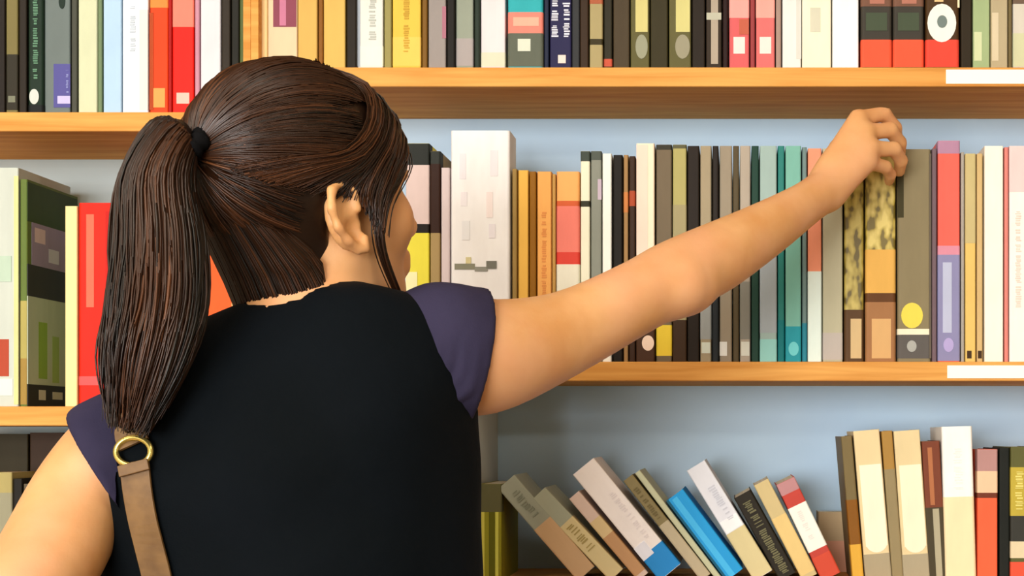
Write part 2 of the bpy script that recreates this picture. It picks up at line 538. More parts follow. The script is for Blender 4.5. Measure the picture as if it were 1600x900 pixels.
b1r(1212, 1221, (164, 140, 128), 'thin taupe strip as shaded gap right of the rose twins')  # strip coloured like the shaded gap beside the twins
b1r(1222, 1252, (232, 230, 226), 'greyish white book right of the taupe strip', [('box', 1244, 1252, -60, 92, (212, 212, 204))])
b1r(1253, 1299, (244, 238, 210), 'ivory book with soft grey block', [('box', 1266, 1282, 12, 50, (210, 208, 186))])
b1r(1300, 1342, (250, 250, 246), 'pure white book left of black and red pair')
for a, b, sidew in ((1345, 1394, 'left'), (1395, 1444, 'right')):
    b1r(a, b, (58, 54, 46), 'black book with red foot, %s of the pair' % sidew,
        [('band', 62, 105, (238, 88, 56)), ('band', -60, 10, (116, 80, 62)), ('box', a + 8, b - 8, 20, 48, (66, 78, 58)), ('box', a + 14, b - 12, -10, 6, (176, 116, 98))], True)
b1r(1446, 1499, (70, 46, 16), 'brown book with white oval emblem and red foot',
    [('band', 62, 105, (222, 70, 52)), ('disc', 1449, 1494, 6, 66, (238, 240, 230)), ('disc', 1464, 1480, 24, 44, (112, 128, 124)), ('box', 1460, 1474, -20, 3, (226, 196, 140)), ('box', 1496, 1499, -20, 12, (250, 230, 190))], True)
b1r(1501, 1519, (40, 30, 10), 'black brown book right of the oval emblem')
b1r(1520, 1547, (160, 180, 132), 'sage green book', [('box', 1522, 1534, 50, 95, (206, 216, 170))])
b1r(1548, 1575, (182, 168, 134), 'beige book with pale streak', [('box', 1550, 1560, 20, 95, (214, 200, 168))])
b1r(1576, 1581, (110, 96, 60), 'very thin khaki strip as shaded gap')  # slim dark gap, its shade put into this strip
b1r(1582, 1622, (212, 206, 192), 'greyish white book with greenish foot at right', [('band', 52, 104, (206, 208, 168)), ('band', -60, 6, (110, 90, 74))])

# ---- middle shelf, left bay
R2L, G2L = 'middle left shelf', 'books on the middle left shelf'
def b2l(a, b, top, col, look, marks=(), hard=False, **kw):
    upright(a, b, top, Z_L['mid'], col, look, R2L, G2L, marks, hard=hard, **kw)
b2l(-30, 29, 262, (198, 206, 196), 'pale grey book with red patch at left edge', [('box', -28, 14, 530, 588, (176, 70, 44)), ('box', 22, 29, 275, 632, (212, 214, 150)), ('box', -25, 20, 592, 618, (226, 230, 222)), ('box', -25, 18, 400, 440, (184, 206, 186))], D=DS)
b2l(31, 43, 280, (96, 116, 50), 'large picture book turning its cover to view', [('band', 470, 560, (176, 164, 90)), ('band', 560, 632, (160, 130, 60))], D=DS, depth=0.15,
    side=[(0.0, 0.149, 284, 345, (52, 74, 28)), (0.012, 0.149, 345, 412, (150, 136, 166)), (0.02, 0.05, 352, 375, (214, 190, 200)), (0.06, 0.09, 380, 402, (200, 200, 220)), (0.0, 0.149, 412, 462, (44, 46, 42)),
          (0.0, 0.149, 462, 600, (176, 188, 166)), (0.03, 0.055, 500, 590, (134, 168, 60)), (0.07, 0.09, 520, 595, (150, 176, 90)), (0.0, 0.149, 600, 634, (34, 34, 28)), (0.03, 0.05, 608, 624, (190, 190, 176)), (0.07, 0.1, 610, 622, (190, 190, 176))])
b2l(101, 121, 322, (234, 222, 160), 'cream yellow book left of the red one', D=DS)
b2l(122, 186, 317, (236, 34, 12), 'thick red book beside the ponytail', [('box', 135, 147, 335, 480, (255, 110, 84)), ('box', 165, 178, 330, 480, (200, 20, 8)), ('band', 588, 602, (250, 90, 90)), ('box', 176, 186, 390, 480, (255, 150, 120))], D=DS, hard=True)
b2l(314, 381, 372, (240, 92, 30), 'orange book showing between ponytail and collar', [('box', 362, 380, 440, 480, (250, 190, 120))], D=DS)

# ---- middle shelf, right bay
R2R, G2R = 'middle right shelf', 'books on the middle right shelf'
def b2r(a, b, top, col, look, marks=(), hard=False, gap=0.0006, **kw):
    upright(a, b, top, Z_R['mid'], col, look, R2R, G2R, marks, hard=hard, gap=gap, **kw)
b2r(634, 671, 224, (236, 224, 70), 'yellow book with black top beside the cheek', [('band', 222, 258, (34, 38, 34)), ('band', 258, 350, (222, 200, 196)), ('band', 350, 364, (22, 14, 8)), ('box', 634, 652, 425, 470, (250, 244, 190))], D=DS)
b2r(672, 688, 236, (172, 146, 96), 'slim brown and tan book with dark upper half', [('band', 236, 256, (44, 48, 44)), ('band', 256, 364, (50, 24, 12))], D=DS)
b2r(689, 703, 262, (222, 206, 208), 'slim pinkish white book left of white thick one', D=DS)
b2r(704, 797, 204, (250, 247, 247), 'thick white book with dark lettering line low down',
    [('box', 718, 728, 240, 280, (240, 234, 240)), ('box', 766, 778, 235, 275, (241, 235, 240)), ('box', 720, 730, 300, 322, (242, 237, 241)), ('box', 760, 770, 300, 340, (252, 236, 234)),
     ('box', 722, 734, 345, 375, (240, 240, 242)), ('box', 764, 774, 350, 372, (240, 235, 241)), ('box', 702.5 + 8, 742, 412, 421, (140, 140, 120)), ('box', 742, 762, 417, 424, (150, 150, 140)), ('box', 760, 776, 408, 420, (120, 120, 110)), ('box', 728, 736, 402, 412, (220, 210, 160))], D=DS, hard=True, depth=0.055)
b2r(800, 808, 264, (160, 130, 70), 'thin khaki book right of the thick white one')
b2r(809, 826, 266, (244, 190, 84), 'amber yellow book with pale spine')
b2r(827, 838, 268, (150, 98, 10), 'slim golden brown book between amber ones')
b2r(839, 862, 268, (244, 176, 94), 'amber orange book', [('text', 846, 854, 330, 540, (226, 146, 76))])
b2r(863, 868, 272, (196, 150, 78), 'thin ochre book left of the red banded one')
b2r(869, 906, 268, (250, 180, 104), 'orange book with red band and white foot', [('band', 314, 322, (214, 96, 50)), ('band', 322, 394, (238, 128, 112)), ('band', 394, 413, (220, 66, 52)), ('band', 413, 564, (236, 232, 212))], hard=True)
b2r(907, 922, 236, (240, 238, 212), 'cream book with black top and thin black bar', [('band', 234, 252, (62, 72, 64)), ('band', 314, 323, (50, 50, 34))])
b2r(923, 940, 236, (138, 142, 130), 'grey book with white neighbours', [('band', 234, 250, (80, 88, 80)), ('box', 934, 940, 280, 312, (196, 180, 196))])
b2r(941, 956, 240, (246, 246, 236), 'slim white book left of the black one')
b2r(958, 973, 242, (20, 14, 6), 'black book right of the slim white one')
b2r(974, 982, 242, (166, 128, 80), 'thin tan book', [('band', 300, 332, (206, 130, 70))])
b2r(983, 993, 244, (56, 34, 20), 'thin dark book with red bar', [('band', 298, 322, (170, 72, 40))])
b2r(994, 1023, 224, (246, 228, 200), 'cream pink book with white sticker on shade-painted foot', [('box', 994.5, 1012, 226, 499, (244, 214, 196)), ('band', 500, 565, (70, 44, 26)), ('disc', 1003, 1022, 524, 548, (246, 220, 200))])  # dark foot band is shadow put into the colour
b2r(1025, 1050, 226, (112, 98, 76), 'taupe book with yellow foot', [('band', 224, 234, (50, 48, 36)), ('band', 508, 556, (236, 206, 60))])
b2r(1051, 1073, 226, (172, 164, 102), 'olive yellow book left of a wide black one', [('band', 224, 232, (90, 88, 60)), ('band', 320, 566, (160, 150, 110)), ('band', 500, 566, (60, 40, 20))])
b2r(1074, 1093, 228, (30, 20, 10), 'wide black book beside the olive yellow one')
b2r(1094, 1112, 228, (160, 146, 118), 'stone coloured book with pale foot label', [('band', 430, 530, (150, 154, 152)), ('box', 1096, 1110, 535, 552, (206, 214, 200))])
b2r(1113, 1123, 228, (32, 24, 18), 'narrow black book between stone and taupe ones', [('band', 430, 566, (30, 36, 40))])
b2r(1124, 1144, 228, (150, 138, 118), 'light taupe book with white foot label', [('box', 1124.5, 1136, 534, 556, (226, 228, 222))])
b2r(1145, 1155, 228, (84, 72, 48), 'slim dark khaki book')
b2r(1156, 1173, 228, (172, 160, 144), 'grey beige book with pale foot label', [('band', 440, 530, (130, 128, 118)), ('box', 1158, 1171, 534, 556, (214, 216, 204))])
b2r(1174, 1186, 228, (26, 62, 50), 'dark bottle green book')
b2r(1187, 1214, 228, (156, 180, 174), 'pale teal grey book', [('band', 400, 520, (160, 170, 176)), ('band', 530, 566, (146, 206, 200))])
b2r(1215, 1226, 228, (40, 124, 116), 'slim deep teal book', [('band', 500, 566, (8, 116, 120))])
b2r(1227, 1252, 228, (120, 180, 164), 'sea green book with blue teal foot', [('band', 510, 566, (34, 150, 164)), ('disc', 1232, 1248, 534, 556, (110, 206, 210))])
b2r(1253, 1261, 230, (110, 134, 132), 'thin blue grey book', [('band', 505, 566, (40, 130, 150))])
b2r(1262, 1284, 232, (238, 150, 116), 'salmon and white book below the wrist', [('band', 424, 566, (224, 240, 232))])
b2r(1285, 1317, 232, (182, 178, 150), 'sage beige book left of the gold pair', [('band', 520, 562, (184, 176, 168))])
b2r(1319, 1350, 240, 'old_gold', 'old gold patterned book, left of pair in hand',
    [('band', 484, 566, (86, 60, 34)), ('box', 1329, 1346, 498, 560, (206, 178, 130))], D=DS + 0.004, hard=True)
b2r(1352, 1400, 240, 'gold', 'golden patterned book under the fingers',
    [('band', 390, 458, (222, 172, 84)), ('band', 458, 472, (96, 58, 24)), ('band', 472, 566, (160, 112, 70)), ('box', 1362, 1392, 498, 560, (214, 170, 112))], D=DS + 0.004, hard=True)
b2r(1402, 1455, 233, (136, 124, 92), 'wide taupe book with yellow disc and white line',
    [('box', 1402.5, 1412, 262, 340, (60, 54, 24)), ('box', 1452, 1455, 240, 560, (100, 90, 76)), ('disc', 1408, 1442, 473, 513, (234, 214, 84)), ('band', 514, 523, (240, 234, 206)), ('band', 523, 560, (92, 88, 84)), ('disc', 1417, 1432, 532, 550, (170, 172, 166))], hard=True)
b2r(1456, 1464, 232, (112, 92, 100), 'thin dull mauve book')
b2r(1465, 1500, 220, (242, 102, 88), 'coral and periwinkle book right of taupe one',
    [('band', 220, 240, (176, 132, 160)), ('band', 384, 398, (214, 140, 160)), ('band', 398, 564, (138, 136, 176)), ('box', 1473, 1487, 410, 520, (184, 190, 216)), ('disc', 1474, 1490, 528, 550, (176, 164, 214))])
b2r(1501, 1507, 238, (166, 160, 150), 'thin grey book right of coral one')
b2r(1508, 1525, 240, (224, 190, 106), 'straw gold book with dark mark at foot', [('band', 240, 380, (196, 180, 126)), ('box', 1511, 1518, 548, 560, (60, 40, 16))])
b2r(1526, 1536, 240, (206, 176, 120), 'slim tan book left of ivory one', [('box', 1528, 1534, 548, 560, (60, 40, 16))])
b2r(1538, 1568, 228, (254, 244, 226), 'ivory white book near the right end')
b2r(1569, 1576, 230, (216, 130, 120), 'thin rose book near the right end')
b2r(1577, 1614, 228, (253, 240, 232), 'white book with pink top at the right end', [('band', 228, 300, (250, 206, 204)), ('text', 1586, 1596, 330, 480, (240, 214, 200))])

# ---- lower shelf, right bay
R3R, G3R = 'lower right shelf', 'books on the lower right shelf'
ZB = Z_R['low']
def b3(a, b, top, col, look, marks=(), **kw):
    upright(a, b, top, ZB, col, look, R3R, G3R, marks, **kw)
def l3(tx, ty, th, deg, col, look, marks=(), **kw):
    leaning(tx, ty, th, deg, ZB, col, look, R3R, G3R, marks, **kw)
b3(750, 784, 756, (150, 146, 36), 'yellow green book with dark top beside the divider', [('band', 756, 800, (96, 94, 62)), ('box', 752, 757, 800, 905, (214, 206, 90)), ('box', 764, 773, 800, 905, (96, 96, 8)), ('box', 774, 779, 800, 905, (208, 206, 90))])
l3(778, 764, 34, 41, (158, 162, 146), 'grey leaning book, leftmost of the tilted row', [('band', 86, 200, (206, 170, 130)), ('text', 0.3, 0.7, 20, 70, (140, 146, 130))])
l3(832, 780, 27, 43.6, (168, 172, 152), 'grey green leaning book with cream foot', [('band', 62, 200, (218, 200, 150)), ('text', 0.2, 0.8, 70, 120, (170, 150, 90))])
l3(889, 780, 20, 40.3, (222, 196, 182), 'slim pinkish leaning book left of white one', [('band', 50, 82, (222, 196, 146)), ('band', 82, 160, (196, 150, 106))])
l3(895, 742, 42, 39.4, (248, 238, 234), 'white leaning book with blue foot', [('band', 168, 240, (36, 140, 214)), ('text', 0.55, 0.8, 60, 150, (234, 224, 222)), ('box', 0.0, 0.5, 150, 175, (236, 236, 246))])
l3(974, 752, 18, 38, (138, 124, 84), 'olive brown leaning book, thin', [('band', 90, 200, (190, 176, 146)), ('text', 0.2, 0.7, 20, 80, (110, 96, 56))])
l3(992, 740, 9.5, 37.4, (198, 200, 166), 'very thin pale sage leaning book')
l3(1041, 783, 32, 37, (34, 158, 226), 'bright blue leaning book', [('box', 0.25, 0.55, 4, 160, (70, 186, 244)), ('box', 0.0, 0.12, 0, 160, (10, 90, 120))])
l3(1073, 736, 33, 31.6, (226, 228, 236), 'white leaning book with grey print and cream foot', [('band', 118, 220, (214, 200, 150)), ('text', 0.4, 0.8, 40, 100, (204, 206, 216)), ('box', 0.05, 0.95, 96, 117, (244, 246, 252))])
l3(1147, 779, 29, 29, (34, 28, 16), 'black leaning book with olive lettering', [('text', 0.25, 0.75, 14, 140, (112, 108, 76))])
l3(1178, 759, 25, 27.2, (204, 184, 132), 'beige leaning book right of the black one', [('band', 60, 160, (226, 196, 128))])
l3(1213, 758, 31, 25.6, (190, 66, 54), 'red and white leaning book, rightmost tilted', [('band', 0, 20, (184, 132, 134)), ('band', 42, 118, (240, 240, 230)), ('text', 0.3, 0.6, 50, 100, (232, 224, 216)), ('band', 128, 180, (206, 74, 50))])
b3(1278, 1330, 800, (190, 166, 128), 'small buff book standing behind the tilted row', [('band', 845, 905, (220, 160, 130))], D=2.092, depth=0.05)
l3(1314, 682, 17, 4.8, (120, 104, 66), 'khaki book with gold foot, slightly tilted', [('band', 100, 170, (134, 84, 16)), ('band', 170, 230, (222, 170, 60))])
l3(1333, 674, 41, 4.8, (230, 208, 160), 'cream book with long ivory label, left twin', [('box', 0.12, 0.95, 54, 182, (252, 240, 214)), ('disc', 0.12, 0.95, 160, 192, (252, 240, 214)), ('band', 194, 236, (172, 158, 128))])
l3(1377, 674, 17, 4.4, (170, 130, 62), 'ochre brown book between the cream twins', [('band', 60, 240, (150, 134, 96))])
l3(1396, 674, 41, 4.0, (226, 206, 158), 'cream book with long ivory label, right twin', [('box', 0.12, 0.95, 54, 182, (250, 238, 208)), ('disc', 0.12, 0.95, 160, 192, (250, 238, 208)), ('band', 194, 236, (172, 160, 132))])
l3(1440, 690, 28, 3.2, (120, 62, 40), 'reddish brown book left of tall white one', [('box', 0.3, 0.55, 10, 100, (176, 110, 70)), ('band', 104, 230, (70, 62, 42)), ('box', 0.4, 0.75, 106, 220, (176, 168, 140))])
l3(1471, 667, 48, 1.6, (253, 250, 242), 'tall white book with cream lower half', [('band', 110, 242, (250, 226, 182)), ('text', 0.35, 0.65, 30, 105, (244, 236, 232))], hard=True)
b3(1527, 1559, 702, (246, 100, 62), 'orange red book with pinkish striped top', [('band', 702, 736, (180, 136, 132)), ('band', 736, 770, (234, 196, 160)), ('band', 770, 778, (110, 50, 30))])
b3(1561, 1578, 700, (18, 22, 16), 'black book right of the orange red one')
b3(1579, 1622, 698, (92, 92, 48), 'olive and yellow book with red foot', [('band', 730, 806, (186, 166, 60)), ('band', 806, 846, (52, 52, 46)), ('band', 846, 872, (222, 206, 170)), ('band', 878, 908, (226, 84, 58)), ('text', 1586, 1600, 736, 800, (226, 214, 120))])
# grey steel divider standing on the lower shelf: upright sheet with a foot
dv = empty('shelf_divider', P(735, 908, DF + 0.1), 'grey metal divider upright on the lower right shelf beside the shirt', 'divider')
dv.location.z = ZB
xd = (735 - VX) / F * DF
box_obj('upright_sheet', (xd - 0.004, xd + 0.004, DF + 0.004, DB - 0.002, ZB, Z_R['mid'] - TH - 0.003), DIVIDER, dv, bevel=0.001)
box_obj('foot', (xd - 0.03, xd - 0.004, DF + 0.01, DB - 0.01, ZB, ZB + 0.0015), DIVIDER, dv)

# ---- lower shelf, left bay: dim front row, dark rear books added to fill the shaded back
R3L, G3L = 'lower left shelf', 'books on the lower left shelf'
def b4(a, b, top, col, look, marks=(), **kw):
    upright(a, b, top, Z_L['low'], col, look, R3L, G3L, marks, **kw)
b4(-60, 44, 678, (50, 44, 24), 'broad dark olive filler book added in the rear row', D=2.066, depth=0.075)
b4(46, 100, 676, (58, 40, 26), 'dark brown filler book added in the rear row', D=2.066, depth=0.075)
b4(102, 170, 678, (34, 32, 24), 'blackish filler book added in the rear row', D=2.066, depth=0.075)
b4(-20, 19, 738, (170, 156, 98), 'khaki book at left of front row', [('band', 770, 1000, (150, 146, 120))], D=DS, depth=0.09)
b4(20, 35, 748, (20, 16, 8), 'black strip as shaded gap in the front row', D=DS, depth=0.09)  # black strip fills a dark gap between books
b4(36, 52, 756, (92, 82, 66), 'dim taupe book in the front row', D=DS, depth=0.09)
b4(53, 92, 752, (50, 38, 22), 'dark umber book in the front row', D=DS, depth=0.09)

# ------------------------------------------------------------------ the person
def V3(*a):
    return np.array(a, dtype=np.float64)
def PP(px, py, D):
    return np.array(P(px, py, D))

class Field:
    """a signed distance grid that shapes are blended into"""
    def __init__(self, lo, hi, h):
        self.lo = np.array(lo, float)
        self.h = h
        self.n = np.ceil((np.array(hi) - self.lo) / h).astype(int) + 1
        self.v = np.full(self.n, 0.2, dtype=np.float32)
    def window(self, lo, hi):
        a = np.clip(np.floor((lo - self.lo) / self.h).astype(int), 0, self.n)
        b = np.clip(np.ceil((hi - self.lo) / self.h).astype(int) + 1, 0, self.n)
        if np.any(b <= a):
            return None
        ax = [(self.lo[i] + np.arange(a[i], b[i]) * self.h).astype(np.float32) for i in range(3)]
        X, Y, Z = np.meshgrid(*ax, indexing='ij', sparse=True)
        return (slice(a[0], b[0]), slice(a[1], b[1]), slice(a[2], b[2])), X, Y, Z
    def blend(self, sl, d, k, op):
        a = self.v[sl]
        if op == 'cut':
            d = -d
            if k > 0:
                hh = np.maximum(k - np.abs(a - d), 0) / k
                self.v[sl] = np.maximum(a, d) + hh * hh * k * 0.25
            else:
                self.v[sl] = np.maximum(a, d)
        else:
            if k > 0:
                hh = np.maximum(k - np.abs(a - d), 0) / k
                self.v[sl] = np.minimum(a, d) - hh * hh * k * 0.25
            else:
                self.v[sl] = np.minimum(a, d)
    def cone(self, a, b, r1, r2, k=0.01, op='add'):
        a, b = np.asarray(a, float), np.asarray(b, float)
        m = max(r1, r2) + k + 4 * self.h
        w = self.window(np.minimum(a, b) - m, np.maximum(a, b) + m)
        if w is None:
            return
        sl, X, Y, Z = w
        ab = b - a
        L2 = max(float(ab @ ab), 1e-9)
        t = np.clip(((X - a[0]) * ab[0] + (Y - a[1]) * ab[1] + (Z - a[2]) * ab[2]) / L2, 0, 1)
        d = np.sqrt((X - a[0] - t * ab[0]) ** 2 + (Y - a[1] - t * ab[1]) ** 2 + (Z - a[2] - t * ab[2]) ** 2) - (r1 + (r2 - r1) * t)
        self.blend(sl, d.astype(np.float32), k, op)
    def chain(self, pts, k=0.012):
        for (a, ra), (b, rb) in zip(pts[:-1], pts[1:]):
            self.cone(a, b, ra, rb, k)
    def ball(self, c, r, R=None, k=0.01, op='add'):
        """ellipsoid with radii r; the rows of R are its axes"""
        c, r = np.asarray(c, float), np.asarray(r, float)
        R = np.eye(3) if R is None else R
        ext = np.sqrt(((R * r[:, None]) ** 2).sum(0)) + k + 4 * self.h
        w = self.window(c - ext, c + ext)
        if w is None:
            return
        sl, X, Y, Z = w
        q = [R[i][0] * (X - c[0]) + R[i][1] * (Y - c[1]) + R[i][2] * (Z - c[2]) for i in range(3)]
        k0 = np.sqrt(sum((q[i] / r[i]) ** 2 for i in range(3))) + 1e-6
        k1 = np.sqrt(sum((q[i] / r[i] ** 2) ** 2 for i in range(3))) + 1e-6
        self.blend(sl, (k0 * (k0 - 1) / k1).astype(np.float32), k, op)
    def plane_cut(self, p, n, k=0.0):
        """remove what lies on the side n points to"""
        n = np.asarray(n, float) / np.linalg.norm(n)
        sl, X, Y, Z = self.window(self.lo - 1, self.lo + self.n * self.h + 1)
        d = -((X - p[0]) * n[0] + (Y - p[1]) * n[1] + (Z - p[2]) * n[2])
        self.blend(sl, np.broadcast_to(d, self.v[sl].shape).astype(np.float32), k, 'cut')
    def mesh(self):
        v = self.v
        s = v < 0
        nx, ny, nz = v.shape
        c = np.zeros((nx - 1, ny - 1, nz - 1), np.uint8)
        offs = [(i, j, k) for i in (0, 1) for j in (0, 1) for k in (0, 1)]
        for i, j, k in offs:
            c += s[i:nx - 1 + i, j:ny - 1 + j, k:nz - 1 + k]
        act = np.argwhere((c > 0) & (c < 8))
        idx = np.full(c.shape, -1, np.int32)
        idx[act[:, 0], act[:, 1], act[:, 2]] = np.arange(len(act))
        val = {o: v[act[:, 0] + o[0], act[:, 1] + o[1], act[:, 2] + o[2]] for o in offs}
        acc = np.zeros((len(act), 3))
        cnt = np.zeros(len(act))
        for o in offs:
            for ax in range(3):
                if o[ax] == 0:
                    p = list(o)
                    p[ax] = 1
                    a, b = val[o], val[tuple(p)]
                    m = (a < 0) != (b < 0)
                    t = np.where(m, a / np.where(m, a - b, 1), 0)
                    q = np.zeros((len(act), 3))
                    q[:] = o
                    q[:, ax] = t
                    acc += q * m[:, None]
                    cnt += m
        pos = self.lo + (act + acc / cnt[:, None]) * self.h
        quads = []
        for ax in range(3):
            a = [slice(None)] * 3
            b = [slice(None)] * 3
            a[ax], b[ax] = slice(0, -1), slice(1, None)
            e = np.argwhere(s[tuple(a)] != s[tuple(b)])
            o1, o2 = (ax + 1) % 3, (ax + 2) % 3
            ok = (e[:, o1] > 0) & (e[:, o2] > 0) & (e[:, o1] < v.shape[o1] - 1) & (e[:, o2] < v.shape[o2] - 1)
            e = e[ok]
            def cell(d1, d2):
                q = e.copy()
                q[:, o1] -= d1
                q[:, o2] -= d2
                return idx[q[:, 0], q[:, 1], q[:, 2]]
            Q = np.stack([cell(1, 1), cell(0, 1), cell(0, 0), cell(1, 0)], 1)
            inside = s[e[:, 0], e[:, 1], e[:, 2]]
            Q[~inside] = Q[~inside][:, ::-1]
            quads.append(Q)
        return pos, np.concatenate(quads)

def relax(pos, quads, it=2, lam=0.5):
    """even out the grid's steps"""
    e = np.concatenate([quads[:, [0, 1]], quads[:, [1, 2]], quads[:, [2, 3]], quads[:, [3, 0]]])
    deg = np.bincount(e.ravel(), minlength=len(pos)).astype(float)
    deg[deg == 0] = 1
    for _ in range(it):
        s = np.stack([np.bincount(e[:, 0], pos[e[:, 1], i], len(pos)) + np.bincount(e[:, 1], pos[e[:, 0], i], len(pos)) for i in range(3)], 1)
        pos = pos + lam * (s / deg[:, None] - pos)
    return pos

# --- joints
SHR = PP(690, 548, 1.50)
SHL = PP(192, 712, 1.415)
ELL = PP(0, 1000, 1.29)
NECK0 = PP(475, 530, 1.478)
HC = PP(483, 318, 1.50)                 # middle of the head
yaw, pitch, roll = math.radians(48), math.radians(8), math.radians(0)
fw = V3(math.cos(yaw) * math.cos(pitch), math.sin(yaw) * math.cos(pitch), math.sin(pitch))
rt = V3(math.sin(yaw), -math.cos(yaw), 0)
up = np.cross(rt, fw)
rt, up = rt * math.cos(roll) + up * math.sin(roll), up * math.cos(roll) - rt * math.sin(roll)
HR = np.stack([rt, fw, up])            # rows: right, forward, up
HS = 0.95
def H(x, y, z):
    return HC + HS * (x * rt + y * fw + z * up)
def HRot(ax, ang):
    c, s_ = math.cos(ang), math.sin(ang)
    M = {'x': np.array([[1, 0, 0], [0, c, s_], [0, -s_, c]]), 'y': np.array([[c, 0, -s_], [0, 1, 0], [s_, 0, c]]), 'z': np.array([[c, s_, 0], [-s_, c, 0], [0, 0, 1]])}[ax]
    return M @ HR

ARM_R = [(SHR, 0.052), (PP(760, 557, 1.528), 0.0500), (PP(880, 522, 1.585), 0.0385), (PP(1000, 462, 1.645), 0.0340), (PP(1056, 432, 1.675), 0.0345),
         (PP(1120, 402, 1.715), 0.0340), (PP(1200, 356, 1.775), 0.0275), (PP(1262, 316, 1.83), 0.0215), (PP(1290, 296, 1.857), 0.0205)]
ARM_L = [(SHL, 0.046), (PP(128, 780, 1.395), 0.0400), (PP(78, 870, 1.35), 0.0395), (ELL, 0.038), (PP(30, 1110, 1.33), 0.035), (PP(130, 1230, 1.46), 0.023)]

def dense(ch, m=5):
    c = np.array([np.append(a, r) for a, r in ch])
    k = len(c)
    e = np.concatenate([2 * c[:1] - c[1:2], c, 2 * c[-1:] - c[-2:-1]])
    out = []
    for u in np.linspace(0, k - 1 - 1e-6, (k - 1) * m + 1):
        i = int(u); t = u - i
        p0, p1, p2, p3 = e[i:i + 4]
        v = 0.5 * (2 * p1 + (p2 - p0) * t + (2 * p0 - 5 * p1 + 4 * p2 - p3) * t ** 2 + (3 * p1 - p0 - 3 * p2 + p3) * t ** 3)
        out.append((v[:3], float(v[3])))
    return out

def torso(f, g=0.0, k=0.04):
    """the trunk, grown by g"""
    f.ball(PP(452, 805, 1.475), V3(0.142, 0.098, 0.155) + g, k=k)
    f.ball(PP(450, 960, 1.465), V3(0.136, 0.092, 0.19) + g, k=k)
    f.ball(PP(545, 640, 1.455), V3(0.085, 0.06, 0.10) + g, k=k)
    f.ball(PP(335, 745, 1.428), V3(0.085, 0.06, 0.10) + g, k=k)
    f.cone(PP(495, 520, 1.495), PP(640, 550, 1.50), 0.034 + g, 0.042 + g, 0.025)
    f.cone(PP(464, 530, 1.475), PP(310, 608, 1.432), 0.036 + g, 0.042 + g, 0.015)
    f.cone(PP(310, 612, 1.432), PP(235, 706, 1.41), 0.042 + g, 0.036 + g, 0.015)
    f.ball(PP(450, 680, 1.445), V3(0.11, 0.062, 0.08) + g, k=0.03)
    f.cone(PP(480, 605, 1.47), PP(455, 710, 1.465), 0.048 + g, 0.09 + g, 0.03)

